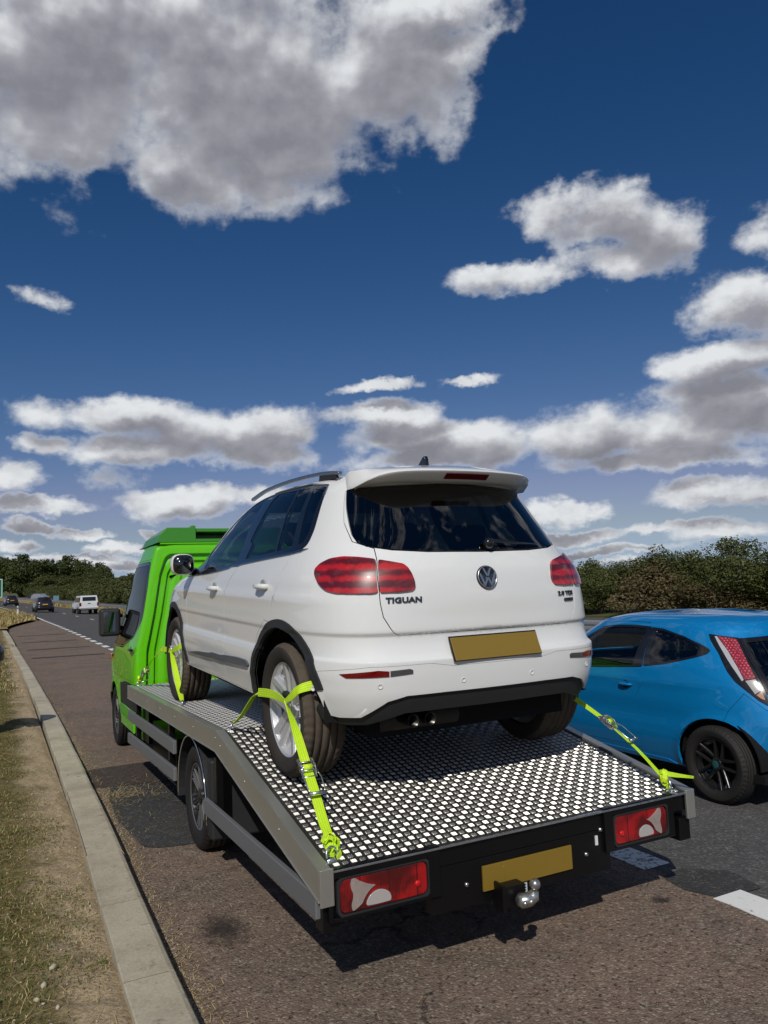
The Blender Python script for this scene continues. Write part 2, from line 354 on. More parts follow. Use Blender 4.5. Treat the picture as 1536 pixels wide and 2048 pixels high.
def rounded(poly, r, n=4):
    """round the corners of a polygon"""
    out = []; m = len(poly)
    for i in range(m):
        p0 = np.array(poly[i-1], float); p1 = np.array(poly[i], float); p2 = np.array(poly[(i+1) % m], float)
        a = p0-p1; b = p2-p1; la = np.linalg.norm(a); lb = np.linalg.norm(b); rr = min(r, la*.45, lb*.45)
        s0 = p1+a/la*rr; s1 = p1+b/lb*rr
        for k in range(n+1):
            t_ = k/n; out.append(tuple((1-t_)**2*s0+2*t_*(1-t_)*p1+t_**2*s1))
    return out
def panels(sh, regions, parent, rows, du=.05, lining=None, edge=.03):
    """regions painter-ordered: dict(name, poly, mat, gap, off, depth, mode) mode 'c' centre-joined, 'm' mirrored pair, 'x' hole"""
    V = []; E = []; 
    for R in regions:
        pl = resample(R['poly'], R.get('edge', edge)); b = len(V); V += pl; E += [(b+i, b+(i+1) % len(pl)) for i in range(len(pl))]
    nb = len(V)
    P0 = np.array(V)
    for j, v in enumerate(rows):
        gaps = [abs(v-rows[k]) for k in (j-1, j+1) if 0 <= k < len(rows)]; du_ = .013 if (v < 1.5 and gaps and max(gaps) < .025 and du < .1) else du
        us = np.arange((j % 2)*du_/2, sh.U, du_); us = us[(us > 0)]
        for u in us:
            if np.min(np.abs(P0[:, 0]-u)+np.abs(P0[:, 1]-v)) > .012: V.append((u, v))
    vs, es, fs, ov, oe, of = delaunay_2d_cdt([Vector(p) for p in V], E, [], 0, 1e-6)
    vs = np.array([(p.x, p.y) for p in vs]); groups = [[] for _ in regions]
    for f in fs:
        c = vs[list(f)].mean(0); k = -1
        for i, R in enumerate(regions):
            bb = R.setdefault('bb', (min(p[0] for p in R['poly']), max(p[0] for p in R['poly']), min(p[1] for p in R['poly']), max(p[1] for p in R['poly'])))
            if bb[0] <= c[0] <= bb[1] and bb[2] <= c[1] <= bb[3] and inpoly(c, R['poly']): k = i
        if k >= 0: groups[k].append(f)
    out = {}
    for R, fl in zip(regions, groups):
        if R.get('mode', 'm') == 'x' or not fl: continue
        objs = shellmesh(sh, vs, fl, R, parent); out[R['name']] = objs
    if lining is not None:
        fl = [f for R, g in zip(regions, groups) for f in g if R.get('mode') != 'x' and not R.get('glass')]
        out['lining'] = shellmesh(sh, vs, fl, dict(name='cabin_lining', mat=lining, off=-.022, depth=.023, gap=0, mode='c', noskirt=True), parent)
    return out
def shellmesh(sh, vs, fl, R, parent):
    gap = R.get('gap', .002); off = R.get('off', 0.); depth = R.get('depth', .012); mode = R.get('mode', 'm')
    ids = sorted({i for f in fl for i in f}); mp = {i: k for k, i in enumerate(ids)}; q = vs[ids].copy()
    F = [tuple(mp[i] for i in f)[::-1] for f in fl]
    cnt = {}
    for f in F:
        for k in range(len(f)): a, b = f[k], f[(k+1) % len(f)]; cnt.setdefault((min(a, b), max(a, b)), []).append((a, b))
    bd = []
    for k, l in cnt.items():
        if len(l) == 1:
            a, b = l[0]
            if (q[a][0] < 1e-3 and q[b][0] < 1e-3) or (q[a][0] > sh.U-1e-3 and q[b][0] > sh.U-1e-3): continue
            bd.append((a, b))
    if gap:
        acc = {}
        for a, b in bd:
            d = q[b]-q[a]; n = np.array([-d[1], d[0]]); n = -n/max(np.linalg.norm(n), 1e-9)      # F is clockwise in (u,v): inside lies to the right
            for i in (a, b): acc.setdefault(i, []).append(n)
        for i, l in acc.items():
            n = np.sum(l, 0); L = np.linalg.norm(n)
            if L > .2:
                st = n/L*gap*min(1.5, len(l)/L)
                if q[i][0] < 1e-3 or q[i][0] > sh.U-1e-3: st[0] = 0
                q[i] = q[i]+st
    q[:, 0] = np.clip(q[:, 0], 0, sh.U)
    PT = sh.P(q[:, 0], q[:, 1]); NN = sh.N(q[:, 0], q[:, 1]); top = PT+NN*off
    if mode == 'c': top[q[:, 0] < 1e-3, 0] = 0; top[q[:, 0] > sh.U-1e-3, 0] = 0
    verts = list(map(tuple, top)); faces = list(F); ln = [tuple(NN[i]) for f in F for i in f]
    if not R.get('noskirt') and bd:
        low = {}
        for a, b in bd:
            for i in (a, b):
                if i not in low: low[i] = len(verts); verts.append(tuple(top[i])); verts.append(tuple(top[i]-NN[i]*depth))
        for a, b in bd:
            f = (low[b], low[a], low[a]+1, low[b]+1); faces.append(f)
            e1 = np.array(verts[f[1]])-np.array(verts[f[0]]); e2 = np.array(verts[f[2]])-np.array(verts[f[1]]); n = np.cross(e1, e2); L = np.linalg.norm(n); n = tuple(n/L) if L > 1e-12 else (0, 0, 1); ln += [n]*4
    def mk(vv, ff, nn):
        me = bpy.data.meshes.new(R['name']); me.from_pydata(vv, [], ff); me.materials.append(R['mat'])
        me.polygons.foreach_set('use_smooth', [True]*len(ff)); me.normals_split_custom_set(nn); me.update()
        o = bpy.data.objects.new(R['name'], me); link(o, parent); 
        if R.get('label'): o['label'] = R['label']
        return o
    mv = [(-x, y, z) for x, y, z in verts]; mf = [f[::-1] for f in faces]; mn = []; k = 0
    for f in faces:
        seg = ln[k:k+len(f)][::-1]; k += len(f); mn += [(-a, b, c) for a, b, c in seg]
    if mode == 'c':
        n0 = len(verts); idx = list(range(n0, 2*n0)); 
        for i, p in enumerate(verts):
            if abs(p[0]) < 1e-6: idx[i] = i
        # compact
        keep = [i for i in range(n0) if idx[i] != i]; rm = {i: n0+k for k, i in enumerate(keep)}
        vv = verts+[mv[i] for i in keep]; ff = faces+[tuple(rm.get(i, i) for i in f) for f in mf]
        ff2 = []; nn = []; alln = ln+mn; k = 0
        for f in ff:
            if len(set(f)) == len(f): ff2.append(f); nn += alln[k:k+len(f)]
            k += len(f)
        return [mk(vv, ff2, nn)]
    if mode == 'l': return [mk(verts, faces, ln)]
    return [mk(verts, faces, ln), mk(mv, mf, mn)]
def conform_text(sh, txt, s0, s1, v0, v1, parent, name, m, off=.003, thick=.003, font_scale=1., bold=.02, xsc=1.):
    cu = bpy.data.curves.new('tmp', 'FONT'); cu.body = txt; cu.size = 1; cu.offset = bold; cu.space_character = 1.05
    o = bpy.data.objects.new('tmp', cu); COL.objects.link(o); dg = bpy.context.evaluated_depsgraph_get(); dg.update()
    me = bpy.data.meshes.new_from_object(o.evaluated_get(dg)); bpy.data.objects.remove(o)
    P = np.array([v.co[:] for v in me.vertices]); lo = P.min(0); hi = P.max(0)
    s = s0+(P[:, 0]-lo[0])/(hi[0]-lo[0])*(s1-s0); v = v0+(P[:, 1]-lo[1])/(hi[1]-lo[1])*(v1-v0)
    A = sh.Ps(s, v, off+thick); B = sh.Ps(s, v, off-.002); n = len(P)
    F = [tuple(p.vertices) for p in me.polygons]; cnt = {}
    for f in F:
        for k in range(len(f)): a, b = f[k], f[(k+1) % len(f)]; cnt.setdefault((min(a, b), max(a, b)), []).append((a, b))
    faces = list(F)+[(a+n, b+n, b, a) for l in cnt.values() if len(l) == 1 for a, b in l]
    mb = MB(); mb.add(list(A)+list(B), faces); return mb.build(name, m, parent, normals=False)
def disc_on(sh, s, v, r, off, thick, parent, name, m, seg=20, ring=None):
    """small round button lying on the body surface"""
    c = sh.Ps(s, v); n = sh.N(abs(s), v).copy(); n[0] = -n[0] if s > 0 else n[0]
    M = Vector(n).to_track_quat('X', 'Z').to_matrix().to_4x4(); M.translation = Vector(c)+Vector(n)*off
    mb = MB()
    prof = [(0, r), (thick*.7, r), (thick, r*.9), (thick, 0.0001)] if ring is None else [(0, r), (thick, r*.97), (thick, ring), (thick*.2, ring*.96), (thick*.2, .0001)]
    mb.lathe(prof, seg, M=M); return mb.build(name, m, parent)

# ------------------------------------------------------------------ the ground: everything is laid out straight and follows the road's bend and rise
def hgt(y):
    s = np.maximum(0, np.asarray(y, float)-25.05); return .00064*s*s/(1+.0342*s*s)*1.0
def shift(y):
    c = np.maximum(0, np.asarray(y, float)-30.4); return -.000521*c*c/(1+(c/260)**2)
def bank(x, y):
    s = np.clip((np.asarray(y, float)-25)/20, 0, 1); return -.0563*np.clip(np.asarray(x, float)-3.55, 0, 7.4)*s
def warp(p):
    x, y, z = p; return (x+float(shift(y)), y, z+float(rise(y))+float(bank(x, y)))
def rise(y):
    y = np.asarray(y, float); s = np.maximum(0, y-25.05); a = .000640; g = .18492
    return a*s*s/(1+g*g*s)
def sheet(name, x0, x1, ys, z, m, nx=1, fn=None, knd='structure', parent=None):
    """a sheet following the road; x0,x1 may be functions of y"""
    vs = []; fs = []
    for y in ys:
        a = x0(y) if callable(x0) else x0; b = x1(y) if callable(x1) else x1
        for i in range(nx+1):
            x = a+(b-a)*i/nx; zz = z(x, y) if callable(z) else z; vs.append(warp((x, y, zz)))
    for j in range(len(ys)-1):
        for i in range(nx): fs.append((j*(nx+1)+i, j*(nx+1)+i+1, (j+1)*(nx+1)+i+1, (j+1)*(nx+1)+i))
    mb = MB(); mb.add(vs, fs, 0, True); o = mb.build(name, m, parent, normals=False)
    if knd: kind(o, knd)
    return o
def asphalt(name, c1, c2, stone, sscale=190, holes=0.5):
    m = bpy.data.materials.new(name); m.use_nodes = True; t = NT(m.node_tree); b = m.node_tree.nodes['Principled BSDF']
    tc_ = t.new('ShaderNodeTexCoord').outputs['Object']
    vo = t.new('ShaderNodeTexVoronoi'); t.put(vo, 0, tc_); vo.inputs['Scale'].default_value = sscale*.45; 
    vo2 = t.new('ShaderNodeTexVoronoi'); t.put(vo2, 0, tc_); vo2.inputs['Scale'].default_value = sscale*.2
    big = t.noise(tc_, .9, 6, .6); mid = t.noise(tc_, 9, 5, .65); fine = t.noise(tc_, 60, 4, .7)
    base = t.mix(t.sstep(big, .38, .66), c1, c2)
    sepc = t.new('ShaderNodeSeparateColor'); t.put(sepc, 0, vo.outputs['Color'])
    sv = t.sstep(sepc.outputs[0], .72, 1.0)
    base = t.mix(t.math('MULTIPLY', sv, .65), base, stone)
    k = t.math('MULTIPLY_ADD', t.math('SUBTRACT', fine, .5), 1.2, 1.0); k = t.math('MULTIPLY', k, t.math('MULTIPLY_ADD', t.math('SUBTRACT', mid, .5), .9, 1.0))
    pit = t.sstep(t.noise(tc_, 42, 5, .7), .60-.04*holes, .70); k = t.math('MULTIPLY', k, t.math('SUBTRACT', 1.0, t.math('MULTIPLY', pit, .75*holes)))
    if holes > .9:
        ck = t.new('ShaderNodeTexVoronoi', feature='DISTANCE_TO_EDGE'); t.put(ck, 0, t.vec('ADD', tc_, t.vec('MULTIPLY', t.noise(tc_, 3.0, 5, .65, out=1), (.5, .5, 0)))); ck.inputs['Scale'].default_value = .9
        crack = t.math('MULTIPLY', t.sstep(ck.outputs['Distance'], .012, .003), t.sstep(t.noise(tc_, .8, 3, .5), .48, .60)); k = t.math('MULTIPLY', k, t.math('SUBTRACT', 1.0, t.math('MULTIPLY', crack, .6)))
    vs_ = t.vec('SCALE', base); t.put(vs_.node, 'Scale', k); t.l.new(vs_, b.inputs['Base Color'])
    b.inputs['Roughness'].default_value = .88; b.inputs['Specular IOR Level'].default_value = .3
    h = t.math('ADD', t.math('MULTIPLY', vo.outputs['Distance'], -1.0), t.math('ADD', t.math('MULTIPLY', vo2.outputs['Distance'], -.6), t.math('MULTIPLY', pit, -1.6*holes)))
    bp = t.new('ShaderNodeBump'); bp.inputs['Strength'].default_value = .8; bp.inputs['Distance'].default_value = .006; t.put(bp, 'Height', h); t.l.new(bp.outputs[0], b.inputs['Normal'])
    return m
LAYBY = asphalt('worn_brown_asphalt', (.190, .132, .098), (.140, .108, .084), (.33, .29, .22), 210, 1.0)
ROADM = asphalt('grey_asphalt', (.088, .085, .082), (.074, .072, .070), (.18, .17, .16), 150, .5)
PATCH = asphalt('dark_patch_asphalt', (.040, .040, .039), (.050, .048, .045), (.10, .10, .095), 150, .3)
BROWNP = asphalt('dark_bar_asphalt', (.060, .045, .038), (.052, .040, .034), (.09, .08, .07), 120, .3)
def soilmat(name, grass):
    m = bpy.data.materials.new(name); m.use_nodes = True; t = NT(m.node_tree); b = m.node_tree.nodes['Principled BSDF']
    tc_ = t.new('ShaderNodeTexCoord').outputs['Object']; big = t.noise(tc_, 1.6, 6, .65); fine = t.noise(tc_, 55, 6, .7); mid = t.noise(tc_, 9, 6, .7)
    c = t.ramp(fine, [(.25, (.16, .115, .065)), (.5, (.40, .31, .195)), (.75, (.60, .49, .33))])
    g = t.ramp(t.noise(tc_, 30, 5, .7), [(.3, (.05, .055, .016)), (.5, (.15, .12, .05)), (.7, (.26, .20, .09))])
    sx = t.new('ShaderNodeSeparateXYZ'); t.put(sx, 0, tc_)
    edge = t.math('ADD', sx.outputs[0], t.math('MULTIPLY', t.math('SUBTRACT', big, .5), .9))
    k = t.sstep(edge, .40, .12) if grass else t.sstep(big, .3, .7)
    col = t.mix(t.math('MULTIPLY', k, t.sstep(mid, .22, .48)), c, g); t.l.new(col, b.inputs['Base Color']); b.inputs['Roughness'].default_value = .95; b.inputs['Specular IOR Level'].default_value = .1
    bp = t.new('ShaderNodeBump'); bp.inputs['Strength'].default_value = 1.0; bp.inputs['Distance'].default_value = .012; t.put(bp, 'Height', t.math('ADD', fine, t.math('MULTIPLY', mid, 1.5))); t.l.new(bp.outputs[0], b.inputs['Normal'])
    return m
SOIL = soilmat('dry_verge_soil', True); DRYG = mat('dry_grass_ground', (.30, .215, .09), .95, 0, 0, .1, bump=(20, .8, 5, .03), var=(1.2, .35))
def farfield():
    m = mat('far_field_grass', (.10, .11, .035), .95, 0, 0, .1, var=(.05, .4)); return m
YS = list(np.concatenate([np.arange(-12, 30, 2), np.arange(30, 260, 5), [270, 300, 340, 400, 500, 700, 1000, 1500, 2200]]))
g = MB(); vs = []; xs = [-2200, -400, -120, -40, -8, 0, 11, 20, 30, 60, 150, 500, 2200]
YG = [-600, -100]+YS
for y in YG:
    for x in xs: vs.append((x+float(shift(y)), y, -.06+float(rise(y))+float(bank(x, y))))
fs = [(j*len(xs)+i, j*len(xs)+i+1, (j+1)*len(xs)+i+1, (j+1)*len(xs)+i) for j in range(len(YG)-1) for i in range(len(xs)-1)]
g.add(vs, fs, 0, True); kind(g.build('ground', farfield(), normals=False), 'structure')
YR = [y for y in YS if y <= 700]
sheet('main_road', 3.52, 11.6, YR, 0.0, ROADM, 6)
YL = [y for y in YS if y <= 63]+[64]
def lay_left(y): return .70 if y < 50 else min(3.5, .70+(y-50)**1.35*.085)
sheet('layby', lay_left, 3.52, [y for y in np.arange(-12, 65, 2)], 0.004, LAYBY, 4)
# verge: worn soil beside the kerb, rising gently to the left
import mathutils
def nz(x, y, s): return mathutils.noise.noise(Vector((x*s, y*s, 3.1)))
def verge_z(x, y):
    d = .53-x
    z = .085+.05*min(1, max(0, d)/.7)+.10*min(1, max(0, d-.5)/2.5)
    k = min(1, max(0, d)/.05)
    z += k*(.026*nz(x, y, 2.1)+.020*nz(x, y, 6)+.010*nz(x, y, 17))-.02*(1-min(1, max(0, d)/.06))
    return z
def grid_sheet(name, X, Y, zf, m):
    vs = [(x, y, zf(x, y)) if y < 24 else warp((x, y, zf(x, y))) for y in Y for x in X]; n = len(X)
    fs = [(j*n+i, j*n+i+1, (j+1)*n+i+1, (j+1)*n+i) for j in range(len(Y)-1) for i in range(n-1)]
    mb = MB(); mb.add(vs, fs, 0, True); return kind(mb.build(name, m, normals=False), 'structure')
grid_sheet('soil_verge', list(np.linspace(-1.6, -.55, 16))+list(np.linspace(-.5, .53, 52)), list(np.concatenate([np.arange(-1, 2, .2), np.arange(2, 9, .035), np.arange(9, 20, .12), np.arange(20, 64.1, .8)])), verge_z, SOIL)
def tip(y): return -1.55 if y < -50 else None
sheet('grass_bank', -30, -1.58, [y for y in YS if y <= 64], lambda x, y: .26+min(1.2, (-1.58-x)*.05), DRYG, 6)
sheet('grass_island', -30, lambda y: max(.52, lay_left(y)-.02) if y < 63 else 3.22, [48, 50, 52, 54, 56, 58, 60, 62, 64, 68, 74, 80, 90, 100, 120, 150, 200, 260, 340, 500], lambda x, y: .16 if x < 3 else .02, DRYG, 12)
sheet('far_verge', 11.58, 16.0, YR, lambda x, y: .02+.03*(x-11.6), DRYG, 4)
sheet('opposite_carriageway', 16.0, 23.5, YR, .10, ROADM, 2)
sheet('hedge_bank', 23.4, 60.0, YR, lambda x, y: .12+.02*(x-23.4), farfield(), 4)
# painted lines
def paint(name, worn):
    m = bpy.data.materials.new(name); m.use_nodes = True; t = NT(m.node_tree); b = m.node_tree.nodes['Principled BSDF']; tc_ = t.new('ShaderNodeTexCoord').outputs['Object']
    n = t.noise(tc_, 30, 6, .7); k = t.sstep(n, .60-worn, .72-worn); c = t.mix(k, (.74, .74, .70), (.10, .09, .085)); t.l.new(c, b.inputs['Base Color']); b.inputs['Roughness'].default_value = .7
    bp = t.new('ShaderNodeBump'); bp.inputs['Strength'].default_value = .4; bp.inputs['Distance'].default_value = .003; t.put(bp, 'Height', t.noise(tc_, 120, 3, .6)); t.l.new(bp.outputs[0], b.inputs['Normal']); return m
PAINT = paint('white_road_paint', -.02); PAINTW = paint('worn_white_road_paint', .10)
def dash(x0, x1, y0, y1, m, z=.009, rag=.0, parent=None):
    n = 14; P = [(x0+random.uniform(-rag, rag), y0+(y1-y0)*i/n) for i in range(n+1)]+[(x1+random.uniform(-rag, rag), y1-(y1-y0)*i/n) for i in range(n+1)]
    mb = MB(); top = [warp((x, y, z)) for x, y in P]; bot = [(x, y, zz-.004) for x, y, zz in top]; k = len(P)
    mb.add(top+bot, [tuple(range(k))]+[(i, k+i, k+(i+1) % k, (i+1) % k) for i in range(k)]); return mb.build('dash', m, parent, normals=False)
ln = kind(thing('layby_edge_dashes', '', ''), 'structure'); del ln['label'], ln['category']
ys_ = [(0.6, 1.6), (2.02, 3.06), (3.56, 4.5)]+[(5.7+2*i, 6.7+2*i) for i in range(29)]
for a, b in ys_: dash(3.46, 3.67, a, b, PAINTW if abs(a-3.56) < .01 else PAINT, .010, .006 if a < 6 else 0, ln)
ed = kind(thing('road_lines', '', ''), 'structure'); del ed['label'], ed['category']
def line(x, y0, y1, wd, name, z=.006):
    ys2 = [y0]+[y for y in YS if y0 < y < y1]+[y1]; mb = MB(); vs = [warp((x+s*wd/2, y, z)) for y in ys2 for s in (-1, 1)]
    mb.add(vs, [(2*i, 2*i+1, 2*i+3, 2*i+2) for i in range(len(ys2)-1)]); return mb.build(name, PAINT, ed, normals=False)
line(3.62, 63.5, 500, .2, 'edge_line'); line(10.95, -10, 500, .2, 'edge_line')
for i in range(50): line(7.3, -6+9*i-2.0, -6+9*i, .15, 'lane_dash')
# patches, bars and stains on the lay-by (each a thin repair laid on top)
def patch(name, poly, m, z=.008, rr=.12):
    poly = rounded(poly, rr, 5); mb = MB(); n = len(poly); P = [(x+.012*nz(x, y, 9), y+.012*nz(y, x, 9)) for x, y in poly]
    mb.add([warp((x, y, z)) for x, y in P], [tuple(range(n))]); return kind(mb.build(name, m, normals=False), 'structure')
patch('tarmac_patch', [(.93, 5.70), (1.25, 5.62), (2.6, 5.6), (2.7, 8.0), (1.40, 8.15), (.98, 7.9), (.88, 7.3), (.86, 6.5)], PATCH)
patch('tarmac_patch', [(.80, 7.75), (1.5, 7.6), (2.6, 7.9), (2.6, 8.6), (1.4, 8.62), (.82, 8.6)], BROWNP, .012)
patch('tarmac_patch', [(3.42, 3.22), (3.50, 3.05), (3.80, 3.02), (3.86, 3.28), (3.66, 3.46), (3.46, 3.42)], PATCH, .008, .03)
for y in (26.6, 31.0, 36.1, 41.9): patch('tarmac_bar', [(.95, y-.28), (3.1, y-.45), (3.1, y+.05), (.95, y+.22)], BROWNP)
def stain(name, poly, dark):
    m = bpy.data.materials.get('oil_stain')
    if m is None:
        m = bpy.data.materials.new('oil_stain'); m.use_nodes = True; t = NT(m.node_tree); b = m.node_tree.nodes['Principled BSDF']; b.inputs['Base Color'].default_value = (.022, .02, .018, 1); b.inputs['Roughness'].default_value = .7
        g_ = t.new('ShaderNodeTexCoord'); d = t.vec('LENGTH', t.vec('MULTIPLY_ADD', g_.outputs['Generated'], (2, 2, 0), (-1, -1, 0)), out=1)
        n = t.noise(g_.outputs['Object'], 26, 6, .7); k = t.math('MULTIPLY', t.sstep(t.math('ADD', d, t.math('MULTIPLY', t.math('SUBTRACT', n, .5), 1.6)), 1.0, .1), .62); t.l.new(k, b.inputs['Alpha'])
    mb = MB(); mb.add([(x, y, .013) for x, y in poly], [tuple(range(len(poly)))]); return kind(mb.build(name, m, normals=False), 'structure')
stain('oil_stain', [(.90, 3.85), (1.22, 3.85), (1.22, 4.42), (.90, 4.42)], 1); stain('oil_stain', [(3.15, 3.12), (3.27, 3.12), (3.27, 3.26), (3.15, 3.26)], 1)

# kerb of separate concrete stones
def concrete():
    m = bpy.data.materials.new('weathered_kerb_concrete'); m.use_nodes = True; t = NT(m.node_tree); b = m.node_tree.nodes['Principled BSDF']; tc_ = t.new('ShaderNodeTexCoord').outputs['Object']
    gen_ = t.new('ShaderNodeObjectInfo').outputs['Random']
    n1 = t.noise(tc_, 3.5, 7, .65); n2 = t.noise(tc_, 70, 5, .7); n3 = t.noise(tc_, 14, 6, .7)
    c = t.ramp(n1, [(.3, (.30, .26, .185)), (.5, (.42, .375, .275)), (.75, (.50, .455, .345))]); c = t.mix(t.math('MULTIPLY', t.sstep(n3, .52, .72), .75), c, (.14, .12, .085)); 
    k = t.math('MULTIPLY_ADD', t.math('SUBTRACT', n2, .5), .8, 1.0); k = t.math('MULTIPLY', k, t.math('MULTIPLY_ADD', gen_, .16, .92)); v_ = t.vec('SCALE', c); t.put(v_.node, 'Scale', k); t.l.new(v_, b.inputs['Base Color']); b.inputs['Roughness'].default_value = .9
    bp = t.new('ShaderNodeBump'); bp.inputs['Strength'].default_value = .5; bp.inputs['Distance'].default_value = .004; t.put(bp, 'Height', t.math('ADD', n2, n3)); t.l.new(bp.outputs[0], b.inputs['Normal']); return m
CONC = concrete()
kb = kind(thing('kerb', '', ''), 'structure'); del kb['label'], kb['category']
kx = cr([-3, 3.2, 6.3, 11.3, 15.9, 34, 50], [.47, .485, .53, .56, .545, .40, .34])
jb = MB(); jb.add([(float(kx(y_))+o_, y_, z_) for y_ in np.arange(-2, 31, 1.) for o_, z_ in ((.001,   .1212), (.194,   .1212), (.262, .003))], [(j*3+i, (j+1)*3+i, (j+1)*3+i+1, j*3+i+1) for j in range(32) for i in range(2)]); jb.build('kerb_mortar', mat('dark_mortar', (.03, .026, .02), .95), kb, normals=False)
L = .914; y = -1.9; rngk = random.Random(3)
prof = [(0, .0), (0, .118), (.006, .124), (.195, .124), (.215, .116), (.228, .095), (.262, .01), (.262, 0)]
while y < 46:
    if not (31.6 < y < 34.2):
        a, b = y+.006, y+L-.006; vs = []; dz = rngk.uniform(-.0008, .0012); dx = rngk.uniform(-.003, .003); NS = 7
        for j in range(NS+1):
            yy = a+(b-a)*j/NS; x0_ = float(kx(yy))
            for (px_, pz_) in prof:
                w_ = .0010; vs.append(warp((x0_+dx+px_+w_*nz(yy*3, px_*9, 5), yy, pz_+dz+(w_*nz(px_*12, yy*4, 3) if pz_ > .02 else -.03))))
        n = len(prof); fs = [(j*n+i, (j+1)*n+i, (j+1)*n+i+1, j*n+i+1) for j in range(NS) for i in range(n-1)]+[tuple(range(n)), tuple(NS*n+i for i in range(n))[::-1]]
        mb = MB(); mb.add(vs, fs); mb.build('kerb_stone', CONC, kb, bevel=0)
    y += L
# grass, straw and stones
BLADE = [mat('dry_straw_blade', (.46, .36, .17), .8, 0, 0, .2), mat('yellow_green_blade', (.15, .15, .035), .7, 0, 0, .2), mat('dark_green_blade', (.055, .085, .02), .7, 0, 0, .2), mat('brown_blade', (.16, .10, .045), .85, 0, 0, .1)]
def blades(name, n, place, lmin, lmax, wd, flat, mix, seed, sunk=0.):
    rg = np.random.default_rng(seed); vs = []; fs = []; mi = []; 
    for i in range(n):
        p = place(rg)
        if p is None: continue
        x, y, z = p; L_ = rg.uniform(lmin, lmax); a = rg.uniform(0, 2*math.pi); ti = rg.uniform(*flat); dx, dy = math.cos(a), math.sin(a); w_ = wd*rg.uniform(.6, 1.3)
        h = L_*math.sin(ti); r_ = L_*math.cos(ti); b = len(vs); px_, py_ = -dy*w_, dx*w_; bend = rg.uniform(-.25, .25)*L_
        vs += [(x-px_, y-py_, z-sunk), (x+px_, y+py_, z-sunk), (x+dx*r_*.55+px_*.8-dy*bend*.3, y+dy*r_*.55+py_*.8+dx*bend*.3, z+h*.65), (x+dx*r_*.55-px_*.8-dy*bend*.3, y+dy*r_*.55-py_*.8+dx*bend*.3, z+h*.65), (x+dx*r_-dy*bend, y+dy*r_+dx*bend, z+h)]
        fs += [(b, b+1, b+2, b+3), (b+3, b+2, b+4)]; k = int(rg.choice(4, p=mix)); mi += [k, k]
    mb = MB(); mb.v = vs; mb.f = fs; mb.mi = mi; mb.sm = [False]*len(fs); o = mb.build(name, BLADE, normals=False); kind(o, 'stuff'); return o
def vplace(y0, y1, x0, x1, dens):
    def f(rg):
        y = y0+(y1-y0)*rg.random()**1.3; x = rg.uniform(x0, x1); d = .5-x
        n1 = nz(x, y, 1.7)+.6*nz(x, y, 5.3)
        if n1+dens+min(1.2, d*2.2)-.62 < rg.random()*1.1-.25: return None
        return (x, y, verge_z(x, y))
    return f
blades('verge_grass', 210000, vplace(2.2, 16, -1.0, .46, 0.12), .010, .032, .0017, (.1, .9), [.14, .34, .34, .18], 1, .003)
blades('verge_grass', 22000, vplace(16, 50, -1.5, .45, .2), .03, .12, .006, (.3, 1.2), [.40, .30, .15, .15], 2, .003)
blades('verge_straw', 3500, lambda rg: (lambda y, x: (x, y, verge_z(x, y)+.004))(2.2+10*rg.random()**1.4, rg.uniform(-1.2, .5)), .03, .13, .0014, (0, .2), [.85, .05, 0, .1], 3)
def sp(rg):
    y = 2.6+14*rg.random()**1.5; c = float(kx(y))+.27
    x = c+abs(rg.normal(0, .045))+.35*rg.random()**6*(1 if nz(y, 1, .9) > -.1 else .3)
    if nz(y*1.0, 7, 1.4)+.35 < rg.random()-.35: return None
    return (x, y, .006)
blades('kerb_straw', 5200, sp, .012, .06, .0013, (0, .5), [.62, .05, 0, .33], 4)
blades('kerb_straw', 450, lambda rg: (rg.uniform(.85, 1.5), 7.4+.25*rg.normal(), .012) if rg.random() < .5 else (1.0+.1*rg.normal(), 7.35+.12*rg.normal(), .012), .02, .12, .0015, (0, .35), [.9, .03, 0, .07], 5)
blades('loose_straw', 420, lambda rg: (rg.uniform(.8, 4.5), rg.uniform(1.6, 9), .010), .015, .055, .0012, (0, .12), [.85, 0, 0, .15], 6)
blades('island_grass', 30000, lambda rg: (lambda y: (lambda x: warp((x, y, .15)) if x < lay_left(y)-.1 or y > 64 else None)(rg.uniform(-9, 3.1)))(rg.uniform(50, 90)), .12, .38, .02, (.5, 1.4), [.62, .22, .06, .10], 8)
blades('far_verge_grass', 16000, lambda rg: warp((rg.uniform(11.9, 15.6), rg.uniform(25, 160), .05)), .12, .4, .03, (.5, 1.4), [.5, .28, .1, .12], 9)
def pebbles(name, n, place, rmin, rmax, m, seed):
    rg = np.random.default_rng(seed); mb = MB()
    for i in range(n):
        x, y, z = place(rg); r_ = rg.uniform(rmin, rmax); sc = rg.uniform(.6, 1.3, 3)*r_; a = rg.uniform(0, 6.28); vs = []
        for (ux, uy, uz) in ((1, 0, 0), (0, 1, 0), (-1, 0, 0), (0, -1, 0), (0, 0, .8), (0, 0, -.5), (.6, .6, .45), (-.6, .5, .5), (.5, -.6, .5), (-.6, -.6, .4)):
            X, Y = ux*sc[0], uy*sc[1]; vs.append((x+X*math.cos(a)-Y*math.sin(a), y+X*math.sin(a)+Y*math.cos(a), z+uz*sc[2]))
        mb.add(vs, [(0, 1, 6), (1, 7, 6), (1, 2, 7), (2, 9, 7), (2, 3, 9), (3, 8, 9), (3, 0, 8), (0, 6, 8), (4, 6, 7), (4, 7, 9), (4, 9, 8), (4, 8, 6), (0, 5, 1), (1, 5, 2), (2, 5, 3), (3, 5, 0)], 0, True)
    o = mb.build(name, m, normals=False); kind(o, 'stuff'); return o
STONEM = mat('pale_chalk_stone', (.42, .37, .28), .9, 0, 0, .2, var=(40, .3))
pebbles('verge_stones', 900, lambda rg: (lambda y, x: (x, y, verge_z(x, y)+.002))(2.3+8*rg.random()**1.5, rg.uniform(-1.2, .5)), .002, .009, STONEM, 11)
